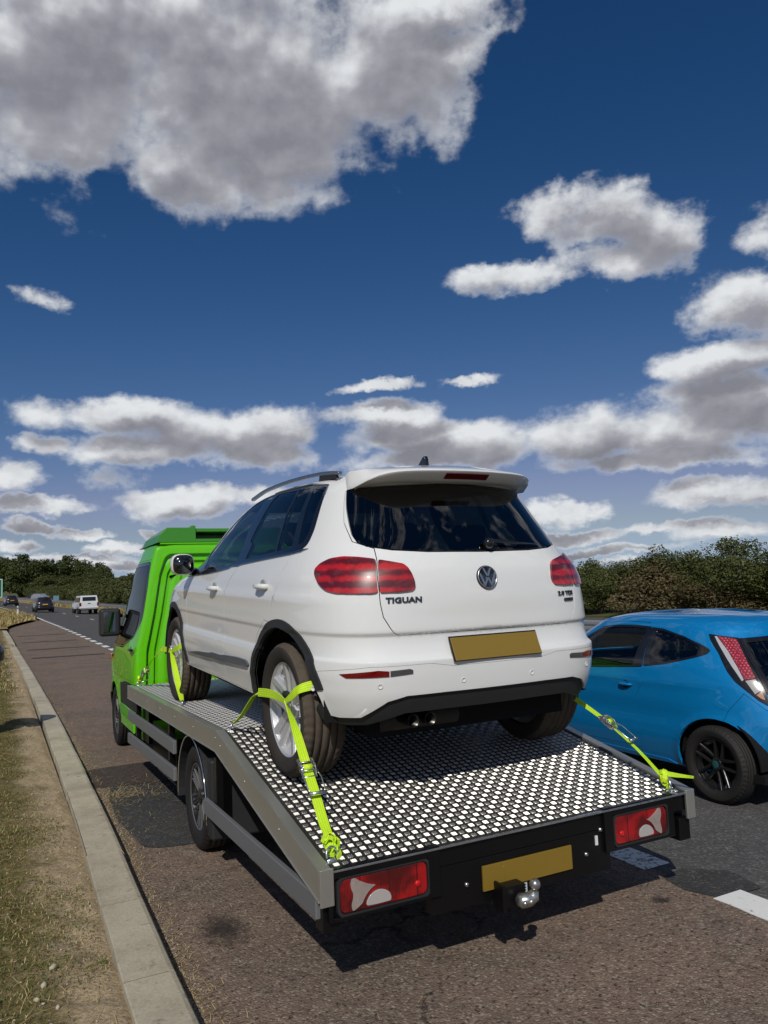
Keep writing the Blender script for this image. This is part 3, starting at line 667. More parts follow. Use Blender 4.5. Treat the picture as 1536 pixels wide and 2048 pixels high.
pebbles('verge_stones', 11, lambda rg: (lambda y, x: (x, y, verge_z(x, y)+.003))(3.0+.9*rg.random(), rg.uniform(.0, .25)), .010, .022, STONEM, 12)
pebbles('gutter_grit', 1800, lambda rg: (lambda y: (float(kx(y))+.27+abs(rg.normal(0, .04)), y, .006))(2.4+11*rg.random()**1.4), .0015, .005, STONEM, 13)

# ------------------------------------------------------------------ wheels
def spokes(mb, n, bars, r0, r1, xh, xr, dep, mi=0, a0=math.pi/2):
    """bars: (inner t0,t1, outer t0,t1) in metres; x outward is -x; xh/xr face position at hub and rim"""
    for k in range(n):
        a = a0+2*math.pi*k/n; er = (math.cos(a), math.sin(a)); et = (-math.sin(a), math.cos(a))
        for (i0, i1, o0, o1) in bars:
            vs = []; NS = 5; fs = []
            for j in range(NS+1):
                f = j/NS; r_ = r0+(r1-r0)*f; t0 = i0+(o0-i0)*f; t1 = i1+(o1-i1)*f; x = xh+(xr-xh)*(f**1.6); d = dep*(1-.35*f); tm = (t1-t0)*.18
                for (tt, xx) in ((t0, x+d), (t0, x+d*.25), (t0+tm, x), (t1-tm, x), (t1, x+d*.25), (t1, x+d)):
                    vs.append((xx, er[0]*r_+et[0]*tt, er[1]*r_+et[1]*tt))
            for j in range(NS):
                for q in range(5): fs.append((j*6+q, j*6+q+1, (j+1)*6+q+1, (j+1)*6+q))
            mb.add(vs, fs+[tuple(range(6))[::-1], tuple(NS*6+q for q in range(6))], mi)
def make_wheel(parent, loc, R, W, rr, style, right=False, dusty=False, spin=0.0):
    w_ = bpy.data.objects.new('wheel', None); link(w_, parent); w_.location = loc; w_.empty_display_size = .1
    w_.rotation_euler = (0, 0, math.pi) if right else (0, 0, 0)
    h = W/2; sh_ = .016
    prof = [(-h*.72, rr-.012, 0), (-h*.86, rr, 0), (-h*.97, rr+(R-rr)*.30, 0), (-h, rr+(R-rr)*.55, 0), (-h*.98, rr+(R-rr)*.78, 0), (-h*.93, R-.020, 1), (-h*.84, R-.007, 1)]
    nx_ = 4; g_ = .0045; tread = []
    cs = [-.52, -.18, .18, .52]
    prof += [(-h*.70, R-.001, 1)]
    for c in cs: x = c*h; prof += [(x-g_, R, 0), (x-g_*.8, R-.007, 2), (x+g_*.8, R-.007, 2), (x+g_, R, 0)]
    prof += [(h*.70, R-.001, 1), (h*.84, R-.007, 1), (h*.93, R-.020, 1), (h*.98, rr+(R-rr)*.78, 0), (h, rr+(R-rr)*.55, 0), (h*.97, rr+(R-rr)*.30, 0), (h*.86, rr, 0)]
    seg = 200; vs = []; fs = []; mi = []; n = len(prof)
    for k in range(seg):
        th = 2*math.pi*k/seg
        for x, r_, fl in prof:
            q = r_-(.0055 if fl == 1 and k % 4 == 0 and abs(x) > h*.6 else 0); sk = .012*abs(x)/h
            tt = th+(sk/R if fl == 1 else 0); vs.append((x, q*math.sin(tt), q*math.cos(tt)))
    for k in range(seg):
        for i in range(n-1):
            fs.append((k*n+i, k*n+i+1, ((k+1) % seg)*n+i+1, ((k+1) % seg)*n+i)); mi.append(1 if (prof[i][2] != 0 or prof[i+1][2] != 0 or 7 <= i <= n-9) and not (prof[i][2] == 2 and prof[i+1][2] == 2) else 0)
    mb = MB(); mb.v = vs; mb.f = fs; mb.mi = mi; mb.sm = [True]*len(fs)
    ty = mb.build('tyre', [RUB if dusty else RUBD, DUSTY if dusty else RUBD], w_); ty.rotation_euler = (spin, 0, 0)
    b = MB(); lip = -h*.80
    barrel = [(h*.7, rr-.004), (h*.2, rr-.045), (lip+.05, rr-.05), (lip+.035, rr-.022), (lip+.008, rr-.016), (lip, rr-.006), (lip+.002, rr+.002), (lip+.012, rr+.004)]
    if style == 'suv':
        b.lathe(barrel, 64, 0); b.lathe([(h*.25, .0), (h*.25, rr-.05)], 32, 1)
        spokes(b, 5, [(-.058, -.007, -.074, -.022), (.007, .058, .022, .074)], .045, rr-.014, lip+.030, lip+.004, .055, 0)
        spokes(b, 5, [(-.012, .012, -.028, .028)], .045, rr-.014, lip+.045, lip+.024, .03, 0)
        b.lathe([(lip+.07, .07), (lip+.034, .062), (lip+.024, .034), (lip+.024, .0001)], 28, 0)
        mats = [RIM, MATT]
        b.lathe([(.03, 0.0), (.03, .155), (.045, .155)], 32, 2); mats.append(mat('brake_disc_steel', (.25, .24, .23), .35, .9))
    elif style == 'van':
        b.lathe(barrel, 64, 0); b.lathe([(-h*.1, .0), (-h*.1, rr-.05)], 32, 2)
        spokes(b, 6, [(-.030, .030, -.020, .020)], .05, rr-.012, lip+.022, lip+.008, .03, 0)
        spokes(b, 6, [(-.034, -.026, -.052, -.045), (.026, .034, .045, .052), (-.014, -.008, -.014, -.008), (.008, .014, .008, .014)], .05, rr-.012, lip+.018, lip+.004, .02, 1)
        b.lathe([(lip+.002, rr-.014), (lip-.003, rr-.010), (lip-.003, rr-.004), (lip+.004, rr-.002)], 64, 1)
        b.lathe([(lip+.04, .06), (lip+.012, .055), (lip+.004, .035), (lip+.004, .0001)], 28, 0)
        mats = [RIMD, mat('dull_silver_spoke_edge', (.20, .20, .20), .4, .6), MATT]
    else:
        b.lathe(barrel, 64, 0); b.lathe([(h*.1, .0), (h*.1, rr-.04)], 32, 1)
        spokes(b, 5, [(-.040, -.012, -.052, -.028), (.012, .040, .028, .052)], .04, rr-.012, lip+.03, lip+.006, .03, 0)
        b.lathe([(lip+.05, .05), (lip+.022, .045), (lip+.016, .030)], 24, 0); b.lathe([(lip+.014, .029), (lip+.012, .026), (lip+.012, .0001)], 20, 2)
        mats = [RIMD, MATT, mat('teal_hub_badge', (.02, .12, .13), .3, .3, .5)]
    ri = b.build('rim', mats, w_, bevel=.0015); ri.rotation_euler = (spin, 0, 0)
    return w_

def arch_liner(parent, xi, xo, cy, cz, r, a0=-.25, a1=math.pi+.25, th=.01):
    P = circle(cy, cz, r, 26, a0, a1); Q = circle(cy, cz, r-th, 26, a0, a1); mb = MB(); mb.prism(P+Q[::-1], 'x', xi, xo); mb.prism(P, 'x', xi, xi+(.01 if xo > xi else -.01)); return mb.build('wheel_arch_liner', MATT, parent)
# ------------------------------------------------------------------ recovery truck
DZ = lambda y: float(np.interp(y, [3.05, 4.70, 8.25], [.602, .928, .868]))
XL, XR = 1.185, 3.355
truck = thing('recovery_truck', 'lime green recovery truck with a sloping aluminium flatbed carrying the white SUV', 'recovery truck')
tread_y = [3.06, 4.70, 8.22]
# tread plate: bed sheet and the raised bars, alternating in direction
mb = MB(); XI0, XI1 = XL+.062, XR-.062
for a, b in ((3.055, 4.70), (4.70, 8.24)):
    za, zb = DZ(a)-.010, DZ(b)-.010
    mb.add([(XI0, a, za), (XI1, a, za), (XI1, b, zb), (XI0, b, zb), (XI0, a, za-.004), (XI1, a, za-.004), (XI1, b, zb-.004), (XI0, b, zb-.004)], [(0, 1, 2, 3), (7, 6, 5, 4), (0, 4, 5, 1)])
mb.build('deck_plate', DECK, truck)
c = .0405; tv = []; tf = []
def bars_region(ya, yb, nb, hk):
    L_ = math.hypot(yb-ya, DZ(yb)-DZ(ya)); sl_ = np.array([0, (yb-ya)/L_, (DZ(yb)-DZ(ya))/L_]); nn = np.array([0, -sl_[2], sl_[1]]); org = np.array([0, ya, DZ(ya)-.010])
    nxx = int((XI1-XI0)/c); nyy = int(L_/c); out = []
    for j in range(nyy):
        for i in range(nxx):
            cxx = XI0+.012+(i+.5)*c; s_ = .006+(j+.5)*c; e = (i+j) % 2; dx, dy = ((.7071, -.7071) if e == 0 else (.7071, .7071)); px_, py_ = -dy, dx
            for k in range(nb):
                o_ = (k-(nb-1)/2)*(.0276/nb); hl = max(.0034, .0166-abs(o_)); w_ = .0138/nb; h_ = hk/nb
                for (a_, b_, z_) in ((-hl, -w_, 0), (hl, -w_, 0), (hl, w_, 0), (-hl, w_, 0), (-hl*.85, 0, h_), (hl*.85, 0, h_)):
                    X = cxx+dx*a_+px_*(b_+o_); Y = s_+dy*a_+py_*(b_+o_); out.append(org+np.array([X, 0, 0])+sl_*Y+nn*z_)
    return out
pts = bars_region(3.06, 4.69, 5, .0181)+bars_region(4.71, 8.2, 3, .0215)
n = len(pts)//6; base = (np.arange(n)*6)[:, None]; F1 = np.concatenate([base+np.array([[0, 1, 5, 4]]), base+np.array([[3, 4, 5, 2]])])
F3 = np.concatenate([base+np.array([[0, 4, 3]]), base+np.array([[1, 2, 5]])])
me = bpy.data.meshes.new('tread_pattern'); V_ = np.array(pts, dtype=np.float32); loops = np.concatenate([F1.ravel(), F3.ravel()]); nl = len(loops)
me.vertices.add(len(V_)); me.vertices.foreach_set('co', V_.ravel()); me.loops.add(nl); me.loops.foreach_set('vertex_index', loops.astype(np.int32)); st = np.concatenate([np.arange(len(F1))*4, len(F1)*4+np.arange(len(F3))*3]); me.polygons.add(len(st)); me.polygons.foreach_set('loop_start', st.astype(np.int32)); me.polygons.foreach_set('loop_total', np.array([4]*len(F1)+[3]*len(F3), dtype=np.int32)); me.materials.append(BAR); me.polygons.foreach_set('use_smooth', np.zeros(len(st), dtype=bool)); me.update(); me.validate()
kind(link(bpy.data.objects.new('tread_pattern', me), truck), 'stuff')
# side rails (L-section, cranked at the bend)
def rail(x_out, sgn):
    top = [(3.055, .602), (4.70, .930), (8.255, .868)]; H_ = .128
    bot = [(8.255, .740), (4.716, .800), (3.055, .472)]
    mb = MB(); mb.prism(top+bot, 'x', x_out, x_out+sgn*.006)
    lip = [(y, z) for y, z in top]+[(y, z-.006) for y, z in top[::-1]]
    mb.prism(lip, 'x', x_out+sgn*.0061, x_out+sgn*.055)
    mb.prism([(y, z-.0061) for y, z in top]+[(y, z-.018) for y, z in top[::-1]], 'x', x_out+sgn*.049, x_out+sgn*.055)
    mb.prism([(8.255, .746), (4.716, .806), (3.055, .478), (3.055, .472), (4.716, .800), (8.255, .740)], 'x', x_out-sgn*.0045, x_out)
    r = mb.build('side_rail', ALU, truck, bevel=.0012)
    cap = MB(); cap.box(x_out, x_out+sgn*.062, 3.040, 3.0545, .455, .604); cap.build('rail_end_cap', ALU, truck, bevel=.003)
    for y, dz in ((3.55, .06), (4.1, .06), (4.60, .055), (4.72, .045), (5.3, .05), (5.9, .05), (6.5, .05), (7.1, .05), (7.8, .05)):
        s_ = MB(); s_.lathe([(0, .006), (-.002, .0055), (-.003, .003), (-.003, .0001)], 10, M=Matrix.Translation((x_out, y, DZ(y)-dz)) @ Matrix.Rotation(0 if sgn > 0 else math.pi, 4, 'Z')); s_.build('rivet', ZINC, truck)
rail(XL, 1); rail(XR, -1)
# underrun guards
def guard(x, sgn, y0, y1, z0, z1, h=.10):
    mb = MB(); mb.prism([(y0, z0), (y1, z1), (y1, z1-h), (y0, z0-h)], 'x', x, x+sgn*.028); mb.build('side_guard', ALUG, truck, bevel=.006)
for x, sg in ((XL, 1), (XR, -1)):
    guard(x+sg*.0, sg, 3.10, 5.03, .490, .461); guard(x, sg, 5.98, 8.24, .668, .624); guard(x, sg, 5.98, 8.26, .470, .396)
    for y, za, zb in ((6.3, .33, .78), (7.9, .29, .74), (3.35, .38, .46), (4.85, .36, .74)):
        p_ = MB(); p_.box(x+sg*.030, x+sg*.075, y-.03, y+.03, za, zb); p_.build('guard_bracket', BLK, truck, bevel=.003)
# mudguards with bright edge trim
for x, sg in ((XL+.03, 1), (XR-.03, -1)):
    arc = circle(5.52, .33, .44, 26, math.radians(-8), math.radians(188)); arc2 = circle(5.52, .33, .432, 26, math.radians(-8), math.radians(188))
    mb = MB(); mb.prism(arc+arc2[::-1], 'x', x, x+sg*.42); mb.build('mudguard', GRP, truck)
    tr_ = MB(); tr_.tube([(x, y, z) for y, z in circle(5.52, .33, .438, 40, math.radians(-8), math.radians(188))], .006, 6); tr_.build('mudguard_trim', CHR if sg > 0 else ALU, truck)
    mf = MB(); mf.box(x, x+sg*.40, 4.96, 5.075, .20, .70); mf.build('mud_flap', GRP, truck, bevel=.02)
# chassis, cross-members, axle, tank
ch = MB()
for x in (1.80, 2.62): ch.prism([(3.16, .34), (3.16, .48), (4.7, .78), (8.3, .72), (8.3, .52), (4.8, .52)], 'x', x, x+.10)
for y in (3.12, 3.9, 4.6, 5.2, 6.0, 6.8, 7.6): z = DZ(y)-.018; ch.box(XL+.07, XR-.07, y, y+.06, z-.11, z-.0)
ch.box(1.24, 3.30, 3.062, 3.12, .500, .588); ch.box(1.72, 2.76, 3.064, 3.13, .30, .498); ch.box(1.205, 1.285, 3.07, 3.16, .34, .455)
ch.box(3.255, 3.335, 3.07, 3.16, .34, .455); ch.box(1.9, 2.6, 6.2, 7.3, .36, .62); ch.box(1.30, 1.55, 6.4, 7.5, .30, .60)
ch.lathe([(1.35, .0), (1.35, .05), (3.2, .05), (3.2, .0)], 16, M=Matrix.Translation((0, 5.52, .36))); ch.box(1.35, 3.2, 8.0, 8.3, .30, .70)
ch.build('chassis', BLK, truck, bevel=.003)
for a, b in ((1.225, 1.245), (1.70, 1.76), (2.72, 2.78), (3.155, 3.20)):
    mb = MB(); mb.box(a, b, 3.045, 3.18, .385, .60); mb.build('lamp_bracket', BLK, truck, bevel=.004)
for a, b in ((1.245, 1.70), (2.78, 3.155)):
    mb = MB(); mb.box(a, b, 3.045, 3.18, .556, .598); mb.box(a, b, 3.045, 3.18, .385, .401); mb.box(a, b, 3.12, 3.18, .384, .583); mb.build('lamp_housing', BLK, truck, bevel=.003)
# tail lamps
TRL = bpy.data.materials.new('ribbed_truck_lens'); TRL.use_nodes = True
def truck_lens():
    t = NT(TRL.node_tree); b = TRL.node_tree.nodes['Principled BSDF']; tc_ = t.new('ShaderNodeTexCoord').outputs['Object']; sx = t.new('ShaderNodeSeparateXYZ'); t.put(sx, 0, tc_)
    cell = t.math('FRACT', t.math('MULTIPLY', sx.outputs[0], 7.3)); dv = t.sstep(t.math('ABSOLUTE', t.math('SUBTRACT', cell, .5)), .46, .5)
    n = t.noise(tc_, 9, 3, .5); rib = t.math('MULTIPLY_ADD', t.math('SINE', t.math('MULTIPLY', sx.outputs[0], 900.0)), .12, .5)
    k = t.sstep(t.math('ADD', n, t.math('MULTIPLY', t.math('SUBTRACT', rib, .5), .5)), .40, .66)
    c = t.mix(k, (.075, .0008, .002), (.36, .003, .005)); c = t.mix(dv, c, (.03, .0005, .001)); t.l.new(c, b.inputs['Base Color']); b.inputs['Roughness'].default_value = .3; b.inputs['Coat Weight'].default_value = 1; b.inputs['Coat Roughness'].default_value = .03
truck_lens()
def tail_lamp(x0, x1, flip):
    P = rounded([(x0, .408), (x1, .408), (x1, .548), (x0, .548)], .035, 5); mb = MB(); mb.prism(P, 'y', 3.052, 3.10)
    o = mb.build('tail_lamp', TRL, truck, bevel=.006, bseg=3)
    Q0 = rounded([(x0-.014, .396), (x1+.014, .396), (x1+.014, .560), (x0-.014, .560)], .04, 5); Q1 = rounded([(x0-.002, .406), (x1+.002, .406), (x1+.002, .550), (x0-.002, .550)], .036, 5); n_ = len(Q0)
    fm = MB(); fm.add([(a, y_, b) for y_ in (3.046, 3.09) for a, b in Q0]+[(a, y_, b) for y_ in (3.046, 3.09) for a, b in Q1], [(i, (i+1) % n_, 2*n_+(i+1) % n_, 2*n_+i) for i in range(n_)]+[(i, n_+i, n_+(i+1) % n_, (i+1) % n_) for i in range(n_)]+[(2*n_+i, 2*n_+(i+1) % n_, 3*n_+(i+1) % n_, 3*n_+i) for i in range(n_)]); fm.build('lamp_bezel', GRP, o)
    f = lambda q: (x1-(q[0]-x0)) if flip else q[0]
    W_ = x1-x0
    S1 = [(.13, .97), (.17, .98), (.20, .90), (.26, .80), (.33, .70), (.40, .65), (.36, .60), (.31, .50), (.27, .36), (.24, .20), (.20, .13), (.13, .02), (.12, .20), (.14, .38), (.145, .52), (.12, .70), (.115, .82)]
    S2 = [(.27, .10), (.40, .08), (.56, .09), (.565, .20), (.55, .34), (.50, .45), (.43, .50), (.37, .46), (.31, .34)]
    for k, (Q, m_) in enumerate(((S1, mat('pale_indicator_lens', (.30, .25, .225), .25, 0, .8, var=(30, .3))), (S2, CLEARL))):
        P = rounded([(f((x0+q[0]*W_, 0)), .408+q[1]*.139) for q in Q], .02, 3); b = MB(); b.prism(P, 'y', 3.046-.001*k, 3.0515); b.build('lens_insert', m_, o, bevel=.0015)
    for q in (.88,):
        b = MB(); b.lathe([(-.003, .0001), (-.003, .012), (.004, .014)], 16, M=Matrix.Translation((f((x0+q*W_, 0)), 3.048, .46)) @ Matrix.Rotation(math.pi/2, 4, 'Z')); b.build('lamp_bulb_cap', red_lens('bright_red_lens', (.75, .01, .01)), o)
    return o
tail_lamp(1.275, 1.695, False); tail_lamp(2.79, 3.15, True)
# number plate, hitch, sticker
mb = MB(); mb.box(1.985, 2.505, 3.050, 3.062, .352, .463); mb.build('number_plate', PLATE, truck, bevel=.002)
hx = 2.14
mb = MB(); mb.box(hx-.085, hx+.03, 2.985, 3.063, .285, .375); mb.box(hx-.10, hx-.085, 2.98, 3.063, .265, .39); mb.build('tow_bracket', BLK, truck, bevel=.004)
mb = MB(); mb.tube([(hx-.015, 2.975, .318), (hx-.01, 2.955, .316), (hx+.02, 2.95, .315), (hx+.045, 2.945, .33), (hx+.05, 2.94, .352)], [.030, .034, .030, .028, .016], 14)
bl = [(.0255*math.cos(a), .0255*math.sin(a)) for a in np.linspace(-1.2, math.pi/2, 10)]
mb.lathe([(z, max(r_, .0001)) for r_, z in bl], 20, M=Matrix.Translation((hx+.05, 2.94, .380)) @ Matrix.Rotation(-math.pi/2, 4, 'Y')); 
for dx_ in (-.012, .022): mb.lathe([(-.012, .0001), (-.012, .012), (0, .013)], 6, M=Matrix.Translation((hx+dx_-.01, 2.925, .316)) @ Matrix.Rotation(math.pi/2, 4, 'Z'))
mb.build('tow_ball', mat('cast_tow_ball_steel', (.50, .50, .46), .28, .9, var=(40, .3)), truck)
mb = MB(); mb.box(2.185, 2.235, 3.0605, 3.0630, .300, .345); st_ = mb.build('white_sticker', mat('white_sticker_vinyl', (.5, .55, .58), .6), truck)
for k in range(3):
    b = MB(); b.box(2.215, 2.228, 3.0595, 3.0604, .306+.012*k, .312+.012*k); b.build('sticker_mark', MATT, st_)
mb = MB(); mb.box(2.665, 2.68, 3.058, 3.0635, .43, .475); mb.build('white_label', mat('white_label', (.7, .7, .7), .5), truck)
for x in (1.9, 2.6, 2.73, 2.70):
    b = MB(); b.lathe([(-.01, .0001), (-.01, .010), (0, .011)], 6, M=Matrix.Translation((x, 3.062, .40 if x < 2.65 else .50)) @ Matrix.Rotation(math.pi/2, 4, 'Z')); b.build('bolt', ZINC, truck)
mb = MB(); mb.box(XI0, XI1, 3.042, 3.056, .583, .5925); mb.build('deck_edge_strip', ZINC, truck, bevel=.002)
# cab shell: local origin at the middle of its rear wall, on the ground
CAB = [(.34, .965, .0, 1.2, 2.38, 16, 5, .0, .01), (.60, .995, .0, 1.2, 2.42, 16, 5, .0, .01), (.95, 1.0, .0, 1.2, 2.40, 16, 5, .0, .01), (1.15, .995, .0, 1.1, 2.22, 16, 5, .0, .02), (1.27, .975, .0, 1.0, 2.0, 16, 5, .0, .03),
       (1.50, .925, .0, .9, 1.80, 16, 5, .0, .03), (1.80, .880, .0, .8, 1.52, 16, 5, .0, .03), (2.05, .835, .0, .7, 1.30, 16, 5, .0, .03), (2.22, .785, .0, .6, 1.12, 14, 5, .0, .03), (2.32, .740, .01, .6, 1.05, 12, 5, .0, .03), (2.335, .70, .03, .55, 1.0, 8, 5, .0, .03), (2.345, .02, .50, .55, .58, 4, 4, .0, .0)]
cab = Shell(CAB, (1.0, 0., 1.2, 2.42, 16), wheels=((1.45, .36),), flare=(.012, .40, .48))
cabr = bpy.data.objects.new('cab', None); link(cabr, truck); cabr.location = (2.27, 8.40, 0)
U = cab.u_at; full = [(0, cab.v0), (cab.U, cab.v0), (cab.U, cab.v1), (0, cab.v1)]
sp_ = cab.sidepoly
wc = (1.46, .36)
archc = [(wc[0]+.405*math.cos(a), wc[1]+.405*math.sin(a)) for a in np.linspace(-.05, math.pi+.05, 22)]
win = rounded([(.13, 2.10), (.10, 1.75), (.14, 1.52), (.30, 1.36), (.62, 1.275), (1.05, 1.215), (1.62, 1.21), (1.50, 1.42), (1.22, 1.80), (.98, 2.10)], .05)
shield_u = cab.U1+1.0
regs = [dict(name='cab_body', poly=full, mat=GREEN, gap=0, mode='c'),
        dict(name='lower_cladding', poly=sp_([(.06, .56), (1.05, .56), (1.02, .80), (.5, .84), (.06, .84)]), mat=GRP, off=.006, gap=.002),
        dict(name='cab_door', poly=rounded(sp_([(.12, .86), (.09, 1.3), (.06, 1.75), (.08, 2.16), (1.02, 2.16), (1.32, 1.80), (1.62, 1.42), (1.78, 1.22), (1.78, .86)]), .05), mat=GREEN, gap=.004),
        dict(name='window_surround', poly=sp_([(y+(y-.8)*.05, z+(.035 if z > 1.6 else -.02)) for y, z in win]), mat=TRIMB, off=.001, gap=.001),
        dict(name='door_window', poly=sp_(win), mat=glass('cab_glass', (.05, .055, .06), .0, 0.0, .8), off=-.004, gap=.001, glass=True),
        dict(name='windscreen', poly=rounded([(shield_u, 1.30), (cab.U, 1.27), (cab.U, 2.2), (shield_u, 2.18)], .02), mat=SGLASS, off=-.003, gap=.002, mode='c', glass=True),
        dict(name='rear_wall_opening', poly=[(0, .86), (.80, .86), (.80, 2.24), (0, 2.24)], mat=GREEN, mode='x') if False else dict(name='front_bumper', poly=[(cab.U1+.62, .34), (cab.U, .34), (cab.U, .62), (cab.U1+.68, .60)], mat=GRP, off=.01, gap=.003, mode='c'),
        dict(name='arch', poly=sp_(archc), mat=GREEN, mode='x')]
panels(cab, regs, cabr, list(np.arange(.38, 2.30, .07))+[2.30, 2.315, 2.325, 2.332, 2.338, 2.342], du=.07, lining=LINING)
# pressed rear wall: nested raised and sunken frames (follows the tumblehome of the cab)
def hwz(z): return float(cab.f[0](z))
def loop(inset, r, y, n=12):
    """outline of the rear wall shrunk by inset, corners rounded"""
    z0, z1 = .84, 2.315; pts_ = [(-hwz(z0)+inset, z0), (-hwz(1.2)+inset, 1.2), (-hwz(1.6)+inset, 1.6), (-hwz(2.0)+inset, 2.0), (-hwz(2.25)+inset, z1-inset*.9), (hwz(2.25)-inset, z1-inset*.9), (hwz(2.0)-inset, 2.0), (hwz(1.6)-inset, 1.6), (hwz(1.2)-inset, 1.2), (hwz(z0)-inset, z0)]
    P = []
    for i, p in enumerate(pts_):
        if i in (4, 5):
            p0 = np.array(pts_[i-1]); p1 = np.array(p); p2 = np.array(pts_[i+1]); a = (p0-p1)/np.linalg.norm(p0-p1); b = (p2-p1)/np.linalg.norm(p2-p1); s0 = p1+a*r; s1 = p1+b*r
            for k in range(n+1): t_ = k/n; P.append(tuple((1-t_)**2*s0+2*t_*(1-t_)*p1+t_**2*s1))
        else: P.append(p)
    return [(x, y, z) for x, z in P]
levels = [(.020, .05, .004), (.026, .05, -.010), (.045, .06, -.018), (.098, .07, -.018), (.102, .07, -.042), (.114, .08, -.042), (.122, .08, .016), (.132, .09, .016), (.140, .10, -.004), (.186, .12, -.008), (.188, .12, -.024), (.196, .12, -.024), (.205, .13, .004), (.215, .14, .010), (.240, .15, .004), (.262, .16, -.022), (.300, .18, -.034), (.335, .19, -.034), (.352, .20, -.020), (.360, .20, -.012), (.368, .20, -.016), (.50, .22, -.020)]
mb = MB(); vs = []; fs = []; n = None
for ins, r_, y in levels:
    l_ = loop(ins, r_, y); n = len(l_); vs += l_
for j in range(len(levels)-1):
    for i in range(n-1): fs.append((j*n+i, j*n+i+1, (j+1)*n+i+1, (j+1)*n+i))
fs.append(tuple((len(levels)-1)*n+i for i in range(n)))
mb.add(vs, fs, 0, True); rw = mb.build('rear_wall', GREEN, cabr); 
md = rw.modifiers.new('b', 'EDGE_SPLIT'); md.split_angle = math.radians(60)
# roof fairing with slot
def faired(z0, z1, pr):
    pass
rf = MB(); HW = .745
for s in (-1, 1):
    out = [(.0, 2.335), (.0, 2.50), (.03, 2.515), (.9, 2.47), (1.25, 2.36), (1.25, 2.335)]
    x_in, x_out = s*.36, s*.72
    vs = []
    for x, k in ((s*.745, 0), (s*.715, .55), (s*.64, 1.0), (s*.40, 1.0), (s*.375, 1.14), (s*.33, 1.14), (s*.33, 0)):
        for y, z in ((.0, 2.335), (.0, 2.335+(.165)*k), (.9, 2.335+.14*k), (1.2, 2.335+.03*k), (1.2, 2.335)): vs.append((x, y, z))
    m_ = 5; fs = [(i*m_+j, i*m_+(j+1) % m_, (i+1)*m_+(j+1) % m_, (i+1)*m_+j) for i in range(6) for j in range(m_)]+[tuple(range(5)), tuple(30+j for j in range(5))[::-1]]
    rf.add(vs, fs)
rf.box(-.329, .329, .0, 1.1, 2.335, 2.375); rf.box(-.329, .329, .02, 1.1, 2.452, 2.492); rf.box(-.329, .329, .35, 1.1, 2.376, 2.451)
rf.build('roof_fairing', GREEN2, cabr, bevel=.008, bseg=2)
g2 = MB(); g2.box(-.71, .71, -.002, .04, 2.317, 2.334); g2.build('roof_gutter', GREEN, cabr, bevel=.004)
# mirror, handle, repeater, step, wheel
for s in (-1, 1):
    mb = MB(); mb.box(s*.02, -s*.22, 0, .16, -.02, .31); o = mb.build('door_mirror', GRP, cabr, bevel=.04, bseg=4); o.location = (s*1.10, 1.28, 1.33) if s < 0 else (1.10, 1.28, 1.33)
    if s < 0: o.location = (-1.17, 1.26, 1.33)
    gm = MB(); gm.box(.018, .162, -.006, 0.001, .03, .27) if s < 0 else gm.box(-.182, -.018, -.006, .001, .03, .27); gm.build('mirror_glass', mat('mirror_glass', (.25, .27, .28), .03, 1.0), o, bevel=.01)
    ar = MB(); ar.tube([(s*.93, 1.36, 1.40), (s*1.10, 1.34, 1.42)], .028, 8); ar.tube([(s*.92, 1.36, 1.55), (s*1.10, 1.34, 1.55)], .022, 8); ar.build('mirror_arm', GRP, cabr)
    hd = MB(); hd.box(-.018, .018, -.07, .07, -.014, .014); o = hd.build('door_handle', TRIMB, cabr, bevel=.01); o.location = (s*1.005, .20, 1.20)
    hc = MB(); hc.lathe([(0, .045), (-.006, .04), (-.008, .0001)], 20); o = hc.build('handle_cup', GREEN2, cabr); o.location = (s*.994, .20, 1.20); o.rotation_euler = (0, 0, 0 if s < 0 else math.pi)
    rp = MB(); rp.box(-.012, .02, -.05, .05, -.028, .028); o = rp.build('side_repeater', ORANGE, cabr, bevel=.01); o.location = (s*1.0, 1.72, 1.05)
    sk = MB(); sk.prism([(.05, .34), (.95, .34), (.90, .58), (.05, .56)], 'x', s*.975, s*1.0); sk.prism([(-.15, .30), (.05, .30), (.05, .62), (-.15, .62)], 'x', s*.90, s*.94); sk.build('sill_step', GREEN, cabr, bevel=.01)
    arch_liner(cabr, s*.55, s*.97, 1.46, .36, .42, .05, math.pi-.05)
st2 = MB()
for x in (-.45, .45): st2.box(x-.25, x+.25, .45, .95, .85, 1.35); st2.box(x-.25, x+.25, .35, .50, 1.35, 1.95); st2.box(x-.12, x+.12, .38, .47, 1.97, 2.15)
st2.box(-.85, .85, 1.45, 1.75, .9, 1.25); st2.build('cab_seats', SEAT, cabr, bevel=.03)
for x, rt in ((-.99, False), (.99, True)):
    make_wheel(truck, (2.27+x+(.105 if x < 0 else -.105), 9.86, .36), .355, .215, .225, 'van', rt, spin=.3)
for x, rt in ((-1.03, False), (1.03, True)):
    make_wheel(truck, (2.27+x+(.11 if x < 0 else -.11), 5.52, .352), .352, .225, .228, 'van', rt, spin=.1)

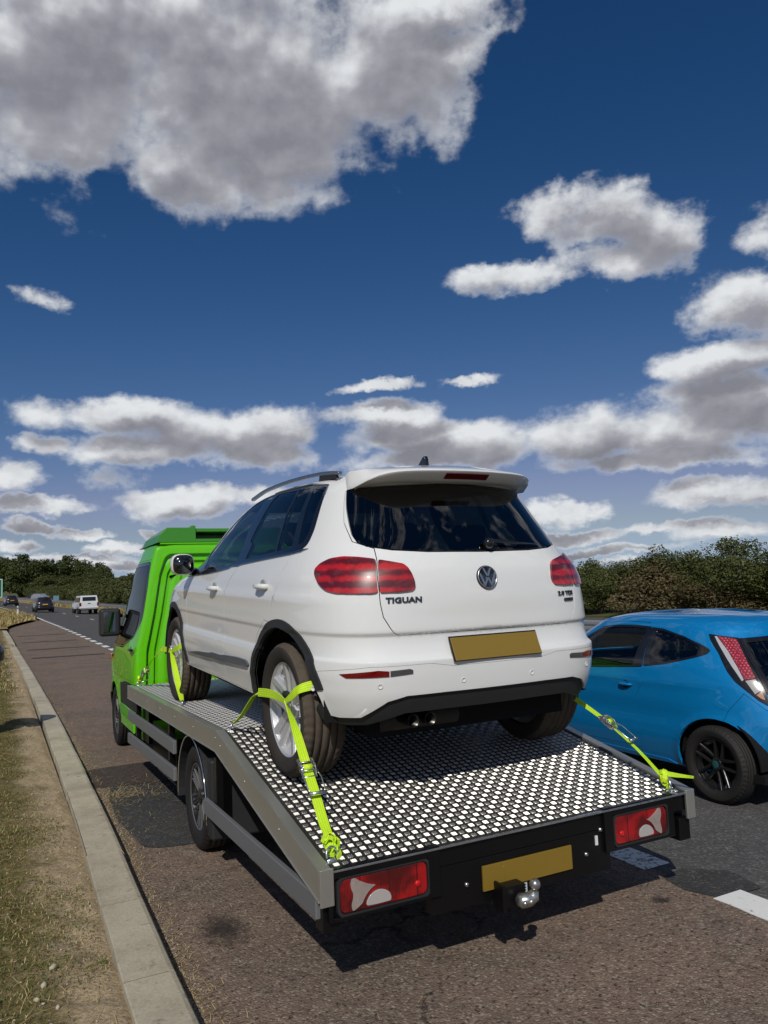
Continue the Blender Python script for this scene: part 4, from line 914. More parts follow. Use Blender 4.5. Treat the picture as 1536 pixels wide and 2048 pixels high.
# ------------------------------------------------------------------ white SUV on the deck
SUVT = [(0.2, 0.8, -0.55, 1.2, 3.25, 6, 5, 0.1, 0.02), (0.3, 0.855, -0.66, 1.2, 3.38, 7, 6, 0.1, 0.02), (0.4, 0.885, -0.715, 1.2, 3.48, 7, 6, 0.09, 0.02), (0.5, 0.9, -0.745, 1.2, 3.52, 7, 6, 0.085, 0.02), (0.6, 0.91, -0.75, 1.2, 3.53, 7, 6, 0.08, 0.02), (0.645, 0.909, -0.75, 1.2, 3.52, 7, 6, 0.08, 0.02), (0.668, 0.904, -0.722, 1.2, 3.52, 7, 6, 0.08, 0.02), (0.76, 0.898, -0.692, 1.2, 3.5, 7, 6, 0.075, 0.02), (0.785, 0.903, -0.706, 1.2, 3.48, 7, 6, 0.078, 0.02), (0.84, 0.901, -0.703, 1.2, 3.44, 7, 6, 0.08, 0.02), (0.92, 0.9, -0.7, 1.2, 3.32, 7, 6, 0.09, 0.025), (1.0, 0.892, -0.69, 1.1, 3.1, 7, 6, 0.1, 0.035), (1.07, 0.872, -0.675, 1.0, 2.8, 7, 5, 0.11, 0.045), (1.14, 0.842, -0.645, 0.9, 2.56, 6.5, 5, 0.13, 0.05), (1.25, 0.79, -0.585, 0.8, 2.36, 6, 5.5, 0.15, 0.055), (1.4, 0.72, -0.49, 0.7, 2.1, 6, 5.5, 0.15, 0.06), (1.5, 0.668, -0.42, 0.6, 1.86, 6, 5.5, 0.14, 0.06), (1.56, 0.628, -0.38, 0.55, 1.66, 5.5, 5, 0.13, 0.06), (1.6, 0.57, -0.34, 0.5, 1.4, 5, 4, 0.12, 0.06), (1.635, 0.44, -0.18, 0.5, 1.05, 3.5, 3.5, 0.08, 0.05), (1.655, 0.24, 0.1, 0.5, 0.7, 3, 3, 0.03, 0.02), (1.662, 0.001, 0.499, 0.5, 0.501, 2.5, 2.5, 0, 0)]
suv_sh = Shell(SUVT, (.9, -.75, 1.2, 3.50, 7), wheels=((0, .35), (2.604, .35)), flare=(.016, .37, .47), crease=((.945, .02, .006), (.66, .05, -.008), (.50, .03, .006)))
sv = thing('white_suv', 'white SUV with tinted rear window and silver roof rails strapped down on the flatbed', 'car', (2.2293, 3.9646, .7792))
sv.rotation_euler = (math.atan(.0393), 0, .0105)
c0 = (0.0, .35); c1 = (2.604, .35)
def arc_uv(c, r, a0=-.35, a1=math.pi+.35, n=30, sh=suv_sh): return [(sh.u_at(c[0]+r*math.cos(a), c[1]+r*math.sin(a)), c[1]+r*math.sin(a)) for a in np.linspace(a0, a1, n)]
sh_ = suv_sh; UU = sh_.U
bottom = [(0, .487), (.31, .487), (.516, .484), (.61, .461), (.68, .415), (.733, .383), (.844, .377), (.945, .387), (.998, .417)]
body_poly = bottom+[(1.03, .43), (1.05, .37), (1.86, .362), (2.6, .365), (3.84, .352), (3.9, .37), (4.72, .37), (4.80, .30), (UU, .28), (UU, sh_.v1), (0, sh_.v1)]
hatch = [(0, .765), (.53, .765), (.556, .777), (.576, .804), (.607, .856), (.62, .919), (.627, .983), (.657, 1.121), (.684, 1.187), (.80, 1.225), (.87, 1.33), (.905, 1.50), (.80, 1.585), (0, 1.61)]
bumper = [(0, .20), (0, .612), (.262, .612), (.326, .622), (.387, .632), (.692, .628), (1.032, .592), (1.06, .50), (1.05, .20)]
rdoor = [(1.52, .80), (1.50, .887), (1.452, .96), (1.459, 1.026), (1.475, 1.086), (1.408, 1.139), (1.386, 1.181), (1.36, 1.30), (1.45, 1.45), (1.58, 1.578), (3.55, 1.584), (2.62, 1.107), (2.60, 1.02), (2.50, .94), (2.50, .70), (2.55, .37), (1.93, .37), (1.90, .45), (1.86, .60), (1.75, .73), (1.62, .81)]
fdoor = [(2.62, 1.107), (3.55, 1.584), (3.9, 1.58), (4.36, 1.50), (4.44, 1.25), (4.42, 1.09), (4.05, 1.05), (3.83, .965), (3.74, .84), (3.705, .683), (3.72, .468), (3.80, .37), (2.55, .37), (2.50, .70), (2.50, .94), (2.60, 1.02)]
wsur = rounded([(1.145, 1.40), (1.165, 1.545), (1.67, 1.574), (3.85, 1.580), (4.22, 1.54), (4.40, 1.42), (4.47, 1.20), (4.44, 1.05), (3.906, 1.052), (3.673, 1.070), (2.775, 1.118), (1.97, 1.156), (1.395, 1.182), (1.24, 1.195), (1.17, 1.225), (1.145, 1.30)], .03)
gl_r = [(1.215, 1.43), (1.20, 1.525), (1.47, 1.545), (1.31, 1.225), (1.25, 1.235), (1.21, 1.29)]
gl_m2 = [(1.575, 1.552), (1.97, 1.558), (1.68, 1.195), (1.41, 1.212)]
gl_m = [(2.02, 1.558), (3.30, 1.566), (2.43, 1.158), (1.73, 1.193)]
gl_f = [(3.72, 1.566), (3.95, 1.56), (4.20, 1.51), (4.34, 1.40), (4.36, 1.20), (4.02, 1.10), (3.673, 1.098), (2.78, 1.142)]
mirror_sail = [(3.95, 1.066), (4.42, 1.062), (4.42, 1.17), (4.08, 1.098)]
rwin = rounded([(0, 1.165), (.394, 1.169), (.592, 1.181), (.721, 1.202), (.770, 1.224), (.805, 1.265), (.832, 1.328), (.862, 1.404), (.895, 1.515), (0, 1.545)], .02)
rwin[0] = (0, 1.165)
rwin = [(0, 1.165), (.394, 1.169), (.592, 1.181), (.721, 1.202), (.770, 1.224), (.805, 1.265), (.832, 1.328), (.862, 1.404), (.895, 1.515), (0, 1.545)]
wind = [(4.60, 1.13), (UU, 1.11), (UU, 1.55), (4.72, 1.53)]
inn = arc_uv(c0, .432); inn2 = arc_uv(c1, .432)
out_ = arc_uv(c0, .478, .03, math.pi-.34); out2 = arc_uv(c1, .478, .06, math.pi-.06)
lampL = rounded([(.660, 1.131), (.628, .970), (.72, .968), (.835, .971), (.90, .985), (.961, 1.017), (1.02, 1.062), (1.028, 1.088), (.99, 1.115), (.912, 1.141), (.83, 1.149), (.747, 1.144)], .02)
lampH = rounded([(.652, 1.129), (.591, 1.119), (.516, 1.106), (.484, 1.087), (.463, 1.059), (.445, 1.022), (.441, .995), (.456, .977), (.491, .973), (.622, .970)], .012)
R5 = [dict(name='body', poly=body_poly, mat=WHITE, gap=0, mode='c', depth=.02),
      dict(name='rear_bumper', poly=[p for p in bumper if p[1] > .3 or True], mat=WHITE, gap=.0015, mode='c') ,
      dict(name='tailgate', poly=hatch, mat=WHITE, gap=.0045, mode='c', depth=.016),
      dict(name='rear_door', poly=rdoor, mat=WHITE, gap=.0035, depth=.016), dict(name='front_door', poly=fdoor, mat=WHITE, gap=.0035, depth=.016),
      dict(name='window_frame', poly=wsur, mat=TRIMB, gap=.001, off=.0015, depth=.006),
      dict(name='side_window', poly=gl_r, mat=DGLASS, gap=.001, off=-.001, glass=True), dict(name='side_window', poly=gl_m2, mat=SGLASS, gap=.001, off=-.001, glass=True),
      dict(name='side_window', poly=gl_m, mat=SGLASS, gap=.001, off=-.001, glass=True), dict(name='side_window', poly=gl_f, mat=SGLASS, gap=.001, off=-.001, glass=True),
      dict(name='rear_window', poly=rwin, mat=DGLASS, gap=.002, off=.001, mode='c', glass=True), dict(name='windscreen', poly=wind, mat=SGLASS, gap=.002, off=0, mode='c', glass=True)]
below = [(0, .20), (1.045, .20)]+[(1.045, .35), (1.02, .44)]+[(.998, .417), (.945, .387), (.844, .377), (.733, .383), (.68, .415), (.61, .461), (.516, .484), (.31, .487), (0, .487)]
R5 += [dict(name='below', poly=below, mat=WHITE, mode='x')]
R5 += [dict(name='arch_trim', poly=out_, mat=GRP, gap=.001, off=.009, depth=.02), dict(name='arch_trim', poly=out2, mat=GRP, gap=.001, off=.009, depth=.02),
       dict(name='arch', poly=inn, mat=WHITE, mode='x'), dict(name='arch', poly=inn2, mat=WHITE, mode='x'), dict(name='under', poly=[(1.03, .20), (UU, .20), (UU, .28), (4.80, .30), (4.70, .36), (3.84, .350), (2.6, .362), (1.86, .360), (1.05, .366)], mat=WHITE, mode='x')]
CR_ = [.628, .638, .645, .652, .660, .668, .676, .686, .748, .757, .766, .775, .784, .793, .803]
rows5 = sorted([v_ for v_ in np.arange(.24, 1.56, .045) if min(abs(v_-q) for q in CR_) > .014]+CR_)+[1.575, 1.59, 1.60, 1.61, 1.62, 1.63, 1.638, 1.645, 1.65, 1.654, 1.657, 1.6595, 1.661]
def uniq(R):
    return R
panels(sh_, R5, sv, rows5, du=.055, lining=LINING)
def extra(name, poly, m, off, depth=.01, mode='m', gap=0., lab=None, par=None, sh=None, edge=.02, rows=None, du=.03):
    """a separate part lying on the body surface"""
    zs = [p[1] for p in poly]; rr = list(np.arange(min(zs)+.02, max(zs)-.005, .025)) if rows is None else rows
    return panels(sh or sh_, [dict(name=name, poly=poly, mat=m, off=off, depth=depth, gap=gap, mode=mode, edge=edge, label=lab)], par or sv, rr, du=du)[name]
LAMPM = bpy.data.materials.new('ribbed_red_lamp'); LAMPM.use_nodes = True
def lampmat():
    t = NT(LAMPM.node_tree); b = LAMPM.node_tree.nodes['Principled BSDF']; tc_ = t.new('ShaderNodeTexCoord').outputs['Object']
    sx = t.new('ShaderNodeSeparateXYZ'); t.put(sx, 0, tc_)
    w1 = t.math('SINE', t.math('MULTIPLY', sx.outputs[2], 110.0)); w2 = t.noise(tc_, 14, 3, .5); n = t.noise(tc_, 4, 3, .5)
    k = t.sstep(t.math('ADD', w1, t.math('MULTIPLY', t.math('SUBTRACT', w2, .5), 5.0)), -.8, 1.2)
    c = t.mix(k, (.10, .0015, .005), (.44, .007, .008)); t.l.new(c, b.inputs['Base Color']); b.inputs['Roughness'].default_value = .35; b.inputs['Coat Weight'].default_value = 1.0; b.inputs['Coat Roughness'].default_value = .02
lampmat()
extra('tail_lamp', lampL, LAMPM, .012, .022, gap=.0015); extra('tailgate_lamp', lampH, LAMPM, .012, .022, gap=.0015)
extra('reflector', [(.835, .594), (.80, .577), (.60, .582), (.60, .607), (.65, .612)], REDL, .004, .012); extra('reflector_end', [(.595, .582), (.484, .590), (.484, .607), (.50, .613), (.595, .608)], mat('smoked_lens', (.06, .06, .065), .12, 0, .8), .004, .012)
# bumper lip just above the diffuser, black diffuser, sill trim
extra('rear_diffuser', [(0, .395), (.31, .395), (.516, .390), (.60, .365), (.70, .335), (.80, .330), (.95, .345), (.998, .40), (.985, .425), (.945, .392), (.844, .382), (.738, .388), (.690, .425), (.62, .470), (.52, .492), (.31, .497), (0, .497)], GRP, -.014, .05, mode='c', edge=.03)
strip = rounded([(3.70, .466), (2.6, .500), (1.93, .517), (1.895, .538), (1.96, .562), (2.14, .562), (2.448, .547), (3.30, .505)], .03)
extra('door_strip', strip, mat('blue_grey_gloss_strip', (.075, .088, .105), .5, 0, .2), .012, .014, gap=.002, edge=.02, du=.025)
extra('window_chrome', [(1.15, 1.195+.004), (1.24, 1.182), (1.395, 1.170), (1.97, 1.144), (2.775, 1.106), (3.673, 1.060), (4.3, 1.035), (4.3, 1.047), (3.673, 1.072), (2.775, 1.119), (1.97, 1.157), (1.395, 1.183), (1.25, 1.196)], SATIN, .006, .010, gap=0, edge=.03, rows=[])
extra('window_chrome_top', [(1.148, 1.50), (1.155, 1.556), (1.67, 1.583), (3.85, 1.589), (3.85, 1.581), (1.67, 1.575), (1.167, 1.547), (1.16, 1.50)], SATIN, .006, .010, gap=0, edge=.03, rows=[])
for s in (-1.003, -.644, -.212, .212, .644, 1.003): disc_on(sh_, s, .51 if abs(s) > 1 else .538, .013, .0, .0025, sv, 'parking_sensor', WHITE, 20, ring=.010)
# plate and recess
_yb = float(sh_.P(0.001, .636)[1])-.002; _yc = float(sh_.P(0.001, .742)[1])-.008; rb = MB(); rb.prism([(_yb, .631), (_yc, .748), (_yc-.007, .748), (_yb-.007, .631)], 'x', -.268, .268); rb.build('plate_surround', TRIMB, sv, bevel=.002)
ya_ = float(sh_.P(0.001, .636)[1])-.010; yc_ = float(sh_.P(0.001, .742)[1])-.016; pb = MB(); pb.prism([(ya_, .636), (yc_, .742), (yc_-.007, .742), (ya_-.007, .636)], 'x', -.262, .262); pb.build('number_plate', PLATE, sv, bevel=.002)
# badges
bm_ = mat('dark_chrome_badge', (.10, .11, .115), .22, .9)
conform_text(sh_, 'TIGUAN', -.594, -.408, .922, .949, sv, 'model_badge', bm_, bold=.035, thick=.004)
conform_text(sh_, '2.0 TDI', .470, .592, .918, .941, sv, 'engine_badge', bm_, bold=.025, thick=.004)
extra('trim_badge', [(.512, .885), (.585, .885), (.585, .904), (.512, .904)], bm_, .004, .006, mode='l', rows=[]) if False else conform_text(sh_, '4MOTION', .512, .588, .886, .903, sv, 'drive_badge', bm_, bold=.06, thick=.004)
em = MB(); ECH = mat('emblem_chrome', (.6, .6, .6), .28, 1.0)
M_ = Matrix.Translation(Vector(sh_.P(0.0001, 1.03))) @ Vector(sh_.N(0.0001, 1.03)).to_track_quat('X', 'Z').to_matrix().to_4x4()
em.lathe([(.0, .062), (.008, .060), (.010, .057), (.008, .054), (.006, .053), (.006, .0001)], 40, 1, M=M_); emo = em.build('emblem', [ECH, mat('dark_blue_badge_field', (.012, .015, .022), .2, 0, 1)], sv)
e2 = MB(); e2.lathe([(.005, .060), (.011, .0585), (.012, .056), (.011, .0535), (.005, .0525)], 40, M=M_)
def stroke(a, b, w_=.0105):
    a = np.array(a); b = np.array(b); d = (b-a)/np.linalg.norm(b-a); n = np.array([-d[1], d[0]])*w_/2; q = [a+n, b+n, b-n, a-n]
    # local frame: x outward, y across, z up
    vs = [tuple(M_ @ Vector((.004, p[0], p[1]))) for p in q]+[tuple(M_ @ Vector((.0115, p[0]*.97, p[1]*.97))) for p in q]
    e2.add(vs, [(0, 1, 2, 3), (7, 6, 5, 4)]+[(i, (i+1) % 4, 4+(i+1) % 4, 4+i) for i in range(4)])
for s in (-1, 1):
    stroke((s*.022, .047), (s*.002, .006)); stroke((s*.047, .020), (s*.022, -.043)); stroke((s*.024, -.046), (s*.0, -.002))
e2.build('emblem_letters', ECH, emo)
# spoiler
sp = MB(); vs = []; NX = 28; ks = 8
tipy = lambda a: -.545+.10*a*a+.17*abs(a)**9
for i in range(NX+1):
    a = -1+2*i/NX; x = a*.562; e = abs(a); drop = .012*e**2+.062*e**9
    zt = 1.640-.045*e**2; yb = -.20+.02*e; yt = tipy(a)
    ring = [(yb, zt-.005), ((yb+yt)/2, 1.642-.035*e**2), (yt+.05, 1.612-drop), (yt+.010, 1.602-drop), (yt, 1.593-drop), (yt+.003, 1.587-drop), (yt+.055, 1.549-.5*drop), (yt+.10, 1.543-.5*drop), (yb-.02, 1.520-.4*drop)]
    vs += [(x, y, z) for y, z in ring]
m_ = 9; fs = [(i*m_+j, i*m_+(j+1) % m_, (i+1)*m_+(j+1) % m_, (i+1)*m_+j) for i in range(NX) for j in range(m_)]+[tuple(range(m_)), tuple(NX*m_+j for j in range(m_))[::-1]]
sp.add(vs, fs, 0, True); so_ = sp.build('roof_spoiler', WHITE, sv); md = so_.modifiers.new('e', 'EDGE_SPLIT'); md.split_angle = math.radians(38)
bl_ = MB(); P = []
for a in np.linspace(-.24, .24, 9): P.append((a*.562, tipy(a)))
vs = []
for x, y in P:
    e = abs(x)/.562; k = 1-.0*(abs(x) > .13)
    for (dy, z) in ((.012, 1.5805), (.046, 1.5555), (.043, 1.5515), (.009, 1.5765)): vs.append((x, y+dy, z-.012*e**2))
bl_.add(vs, [(i*4+j, i*4+(j+1) % 4, (i+1)*4+(j+1) % 4, (i+1)*4+j) for i in range(8) for j in range(4)]+[(0, 1, 2, 3), (35, 34, 33, 32)]); bl_.build('brake_light', REDD, so_)
# antenna, roof rails, mirrors, handles, wiper, exhausts
an = MB(); an.prism([(-.16, 1.655), (.02, 1.66), (-.05, 1.675), (-.10, 1.715), (-.125, 1.725), (-.135, 1.700), (-.14, 1.66)], 'x', -.012, .012); ao = an.build('roof_antenna', TRIMB, sv, bevel=.006); ao.location = (-.05, -.05, -.005)
for s in (-1, 1):
    rp_ = [(s*.555, -.10, 1.612), (s*.560, .0, 1.626), (s*.565, .2, 1.638), (s*.570, .5, 1.643), (s*.572, .8, 1.640), (s*.572, 1.1, 1.628), (s*.570, 1.3, 1.606), (s*.568, 1.42, 1.590)]
    mb = MB(); mb.ribbon(smooth_path(rp_, 5), (1, 0, 0), .028, .022); mb.build('roof_rail', SATIN, sv, bevel=.006)
    ft = MB(); ft.prism([(-.08, 1.59), (-.05, 1.612), (.05, 1.632), (.16, 1.640), (.17, 1.59)], 'x', s*.548, s*.572); ft.build('rail_foot', GRP, sv, bevel=.004)
    mh = MB(); NU, NV = 18, 10; vs = []
    for j in range(NV+1):
        ph = math.pi*j/NV
        for i in range(NU):
            th = 2*math.pi*i/NU; cx_ = math.copysign(abs(math.cos(th))**.65, math.cos(th)); cz_ = math.copysign(abs(math.sin(th))**.65, math.sin(th)); vs.append((cx_*.088*math.sin(ph)**.5, -math.cos(ph)*.07+.0, cz_*.082*math.sin(ph)**.5))
    mh.add(vs, [(j*NU+i, j*NU+(i+1) % NU, (j+1)*NU+(i+1) % NU, (j+1)*NU+i) for j in range(NV) for i in range(NU)], 0, True)
    for k_ in range(len(mh.f)): mh.mi[k_] = 0 if k_ >= NU*3 else 1
    mo = mh.build('door_mirror', [WHITE, TRIMB], sv); mo.location = (s*.955, 1.98, 1.135)
    mg = MB(); mg.lathe([(-.001, .0001), (-.001, .9), (0, .9)], 32, M=Matrix.Diagonal((1, .072, .064, 1)).to_4x4()); g_ = mg.build('mirror_glass', mat('suv_mirror_glass', (.10, .11, .115), .05, 1.0), mo); g_.rotation_euler = (0, 0, math.pi/2-.12*s); g_.location = (0, -.0695, 0)
    ma = MB(); ma.tube([(s*.84, 2.06, 1.075), (s*.89, 2.02, 1.085), (s*.93, 2.00, 1.095)], [.035, .03, .03], 10); ma.build('mirror_arm', TRIMB, sv)
for u_, v_ in ((1.70, .998), (2.78, .968)):
    for s in (-1, 1):
        c_ = Vector(sh_.Ps(s*u_, v_)); hb = MB(); hb.tube([(0, -.085, .0), (s*.022, -.06, 0), (s*.030, .0, .0), (s*.026, .06, 0), (0, .085, .0)], [.014, .017, .018, .017, .012], 10); o = hb.build('door_handle', WHITE, sv); o.location = c_
        cp = MB(); cp.lathe([(.0, .042), (-.003, .040), (-.003, .036), (.001, .0001)], 24, M=Matrix.Diagonal((1, 1.25, .95, 1))); q = cp.build('handle_cup', mat('shaded_recess_grey', (.3, .31, .31)), sv); q.location = c_; q.rotation_euler = (0, 0, 0 if s < 0 else math.pi)  # shade of the handle hollow put into the cup's grey; bodywork is white
wp = MB(); P0 = sh_.Ps(.02, 1.195, .02); P1 = sh_.Ps(.49, 1.19, .014)
wp.lathe([(0, .028), (.02, .026), (.03, .018), (.03, .0001)], 18, M=Matrix.Translation(Vector(P0)) @ Matrix.Rotation(math.pi*1.5, 4, 'Z') @ Matrix.Rotation(0, 4, 'Y'))
wp.tube([tuple(P0), tuple(sh_.Ps(.1, 1.205, .03)), tuple(sh_.Ps(.3, 1.195, .022)), tuple(P1)], [.012, .010, .007, .004], 6)
wp.build('rear_wiper', TRIMB, sv)
for x in (-.445, -.35):
    ex = MB(); ex.lathe([(-.0, .032), (-.0, .029), (.12, .029), (.14, .0001), (.16, .0001), (.16, .032)], 28, M=Matrix.Translation((x, -.655, .352)) @ Matrix.Rotation(math.pi/2, 4, 'Z')); ex.build('exhaust_tip', mat('dark_chrome_tip', (.07, .066, .06), .3, 1.0), sv)
sil = MB(); sil.lathe([(-.55, .0001), (-.55, .09), (-.10, .09), (-.10, .0001)], 24, M=Matrix.Translation((0, -.42, .33)) @ Matrix.Diagonal((1, 1.2, .8, 1))); sil.build('silencer', mat('dusty_exhaust_steel', (.05, .045, .04), .7, .4), sv)
# floor pan, liners, seats
fl = MB(); fl.box(-.74, .74, -.30, 3.1, .28, .36); fl.box(-.60, .60, -.50, -.30, .26, .36); fl.box(-.75, .75, -.05, .05, .25, .33); fl.box(-.75, .75, 2.55, 2.65, .25, .33); fl.build('underbody', MATT, sv)
for s in (-1, 1):
    for y in (0, 2.604):
        arch_liner(sv, s*.55, s*(.82 if y == 0 else .87), y, .35, .455, .0, math.pi)
se = MB()
for x in (-.38, .38): se.box(x-.25, x+.25, 1.05, 1.6, .5, .75); se.box(x-.24, x+.24, .88, 1.05, .7, 1.22); se.box(x-.13, x+.13, .90, .98, 1.24, 1.40)
se.box(-.62, .62, .2, .7, .5, .75); se.box(-.62, .62, .02, .20, .7, 1.18)
for x in (-.4, 0, .4): se.box(x-.12, x+.12, .04, .12, 1.19, 1.34)
se.build('seats', SEAT, sv, bevel=.05, bseg=3)
da = MB(); da.box(-.68, .68, 1.95, 2.3, .75, 1.05); da.box(-.60, .60, -.45, -.02, 1.08, 1.10); da.build('dashboard', SEAT, sv, bevel=.05)
sw = MB(); sw.tube([(.36+.17*math.cos(a), 1.80+.06*math.sin(a), 1.05+.17*math.sin(a)) for a in np.linspace(0, 2*math.pi, 25)], .014, 6); sw.build('steering_wheel', SEAT, sv)
for x, y, rt in ((-.885, 0, False), (.885, 0, True), (-.885, 2.604, False), (.885, 2.604, True)):
    make_wheel(sv, (x+(.1175 if x < 0 else -.1175), y, .35), .35, .235, .252, 'suv', rt, True, spin=.06 if y == 0 else .5)

# ------------------------------------------------------------------ blue hatchback in the next lane
AYT = [(0.18, 0.72, -0.4, 1.2, 2.75, 5, 5, 0.1, 0.02), (0.3, 0.77, -0.48, 1.2, 2.9, 5, 5, 0.12, 0.03), (0.45, 0.8, -0.53, 1.2, 2.98, 5, 5, 0.13, 0.03), (0.58, 0.807, -0.54, 1.2, 3.0, 5, 5, 0.13, 0.03), (0.7, 0.807, -0.52, 1.2, 2.95, 5, 4.5, 0.14, 0.04), (0.82, 0.8, -0.48, 1.1, 2.75, 5, 4.5, 0.15, 0.05), (0.92, 0.785, -0.43, 1.0, 2.6, 5, 4.5, 0.16, 0.05), (1.0, 0.765, -0.38, 0.95, 2.3, 5, 5, 0.17, 0.06), (1.15, 0.7, -0.27, 0.85, 2.0, 5, 5, 0.18, 0.06), (1.28, 0.64, -0.17, 0.75, 1.75, 5, 5, 0.18, 0.06), (1.36, 0.59, -0.12, 0.75, 1.6, 4.5, 4.5, 0.16, 0.06), (1.405, 0.5, 0, 0.75, 1.4, 3.5, 3.5, 0.1, 0.05), (1.43, 0.3, 0.2, 0.7, 1.1, 3, 3, 0.04, 0.03), (1.438, 0.001, 0.699, 0.7, 0.701, 2.5, 2.5, 0, 0)]
ay = Shell(AYT, (.807, -.54, 1.2, 3.0, 5), wheels=((0, .29), (2.34, .29)), flare=(.02, .31, .42), roof=(1.0, 1.4, .8, .03), crease=((.86, .03, .008), (.60, .08, -.010)))
ac = thing('blue_hatchback', 'metallic blue small hatchback with black wheels passing behind the flatbed', 'car', (5.70, 4.25, 0))
UA = ay.U
ab = [(0, .22), (UA, .20), (UA, ay.v1), (0, ay.v1)]
adoor = [(1.80, .30), (1.80, .582), (1.815, .82), (1.89, .975), (2.00, 1.20), (2.165, 1.352), (2.98, 1.362), (3.55, 1.345), (3.72, 1.20), (3.74, .95), (3.62, .75), (3.60, .30)]
afw = rounded([(2.12, 1.312), (2.6, 1.325), (3.1, 1.322), (3.55, 1.305), (3.70, 1.20), (3.72, 1.0), (3.66, .925), (2.72, .945), (1.90, .985), (1.97, 1.10)], .03)
afg = rounded([(2.28, 1.298), (2.6, 1.305), (3.1, 1.305), (3.48, 1.285), (3.60, 1.18), (3.62, .965), (2.72, .962), (2.06, .992), (2.14, 1.12)], .02)
arw = rounded([(2.115, 1.314), (1.807, 1.306), (1.31, 1.252), (1.04, 1.198), (.949, 1.17), (.918, 1.148), (.96, 1.121), (1.07, 1.096), (1.284, 1.061), (1.572, 1.018), (1.885, .988), (1.96, 1.10)], .02)
arg = rounded([(1.98, 1.285), (1.80, 1.285), (1.31, 1.236), (1.06, 1.18), (1.10, 1.11), (1.30, 1.078), (1.60, 1.035), (1.78, 1.01), (1.86, 1.11)], .02)
alamp = [(.905, 1.280), (.60, 1.252), (.60, 1.10), (.592, .962), (.586, .833), (.604, .748), (.654, .785), (.716, .855), (.778, .921), (.812, .99), (.840, 1.129), (.90, 1.235)]
ahw = [(0, .80), (.55, .80), (.586, .833), (.60, 1.10), (.60, 1.248), (.30, 1.262), (0, 1.265)]
ahg = [(0, .86), (.53, .86), (.55, 1.10), (.55, 1.21), (.30, 1.225), (0, 1.23)]
abump = [(0, .22), (0, .70), (.62, .72), (.738, .838), (.885, .699), (.944, .603), (.80, .40), (.76, .22)]
def arc_ay(c, r): return arc_uv(c, r, -.2, math.pi+.2, 24, ay)
RA = [dict(name='body', poly=ab, mat=BLUE, gap=0, mode='c', depth=.02), dict(name='rear_bumper', poly=abump, mat=BLUE, gap=.003, mode='c'), dict(name='door', poly=adoor, mat=BLUE, gap=.004),
      dict(name='window_frame', poly=afw, mat=TRIMB, gap=.001, off=.001, depth=.006), dict(name='side_window', poly=afg, mat=SGLASS, off=-.001, gap=.001, glass=True),
      dict(name='window_frame', poly=arw, mat=TRIMB, gap=.001, off=.001, depth=.006), dict(name='side_window', poly=arg, mat=DGLASS, off=-.001, gap=.001, glass=True),
      dict(name='tailgate', poly=ahw, mat=TRIMB, off=.001, gap=.003, mode='c'), dict(name='rear_window', poly=ahg, mat=DGLASS, off=.0, gap=.002, mode='c', glass=True),
      dict(name='windscreen', poly=[(3.98, .98), (UA, .96), (UA, 1.33), (4.02, 1.30)], mat=SGLASS, off=0, gap=.002, mode='c', glass=True),
      dict(name='lamp_surround', poly=alamp, mat=TRIMB, off=.003, gap=.002), dict(name='arch', poly=arc_ay((0, .29), .345), mat=BLUE, mode='x'), dict(name='arch', poly=arc_ay((2.34, .29), .345), mat=BLUE, mode='x')]
panels(ay, RA, ac, list(np.arange(.25, 1.36, .05))+[1.375, 1.39, 1.40, 1.41, 1.418, 1.424, 1.429, 1.433, 1.436], du=.055, lining=LINING)
ledm = bpy.data.materials.new('red_led_lens'); ledm.use_nodes = True; t = NT(ledm.node_tree); b = ledm.node_tree.nodes['Principled BSDF']; tc_ = t.new('ShaderNodeTexCoord').outputs['Object']; vo = t.new('ShaderNodeTexVoronoi'); t.put(vo, 0, tc_); vo.inputs['Scale'].default_value = 55; vo.inputs['Randomness'].default_value = .2
t.l.new(t.mix(t.sstep(vo.outputs['Distance'], .45, .2), (.22, .015, .03), (.75, .12, .14)), b.inputs['Base Color']); b.inputs['Roughness'].default_value = .2; b.inputs['Coat Weight'].default_value = 1
e_ = lambda *a, **k: extra(*a, par=ac, sh=ay, **k)
e_('tail_lamp', [(.80, 1.262), (.625, 1.238), (.622, 1.078), (.620, .943), (.700, .932), (.712, 1.03), (.735, 1.14), (.77, 1.21)], ledm, .010, .012, gap=.001)
e_('clear_lens', [(.835, 1.258), (.805, 1.258), (.775, 1.21), (.738, 1.14), (.715, 1.03), (.703, .932), (.722, .922), (.758, 1.03), (.785, 1.12)], mat('pale_clear_lens', (.42, .42, .44), .15, 0, 1), .010, .012, gap=.001)
e_('reverse_lens', [(.698, .926), (.622, .938), (.615, .86), (.665, .83)], CLEARL, .010, .012, gap=.001)
e_('indicator_lens', [(.660, .826), (.614, .855), (.612, .790), (.635, .80)], mat('amber_clear_lens', (.45, .22, .13), .2, 0, 1), .010, .012, gap=.001)
fc = [(.942+.060*math.cos(a), .77+.058*math.sin(a)) for a in np.linspace(0, 2*math.pi, 25)[:-1]]
e_('fuel_flap', fc, BLUE, .0015, .006, mode='l', edge=.01)
for s in (-1, 1):
    c_ = Vector(ay.Ps(s*2.02, .828)); hb = MB(); hb.tube([(0, -.075, .0), (s*.02, -.05, 0), (s*.026, .0, 0), (s*.02, .05, 0), (0, .075, 0)], [.008, .012, .013, .012, .008], 8); o = hb.build('door_handle', BLUE, ac); o.location = c_
    cp = MB(); cp.lathe([(-.002, .034), (-.001, .0001)], 20, M=Matrix.Diagonal((1, 1.1, 1.0, 1))); q = cp.build('handle_cup', mat('dark_recess', (.004, .02, .05), .5), ac); q.location = c_; q.rotation_euler = (0, 0, 0 if s < 0 else math.pi)
    for y in (0, 2.34):
        arch_liner(ac, s*.50, s*(.71 if y == 0 else .76), y, .29, .365, .0, math.pi)
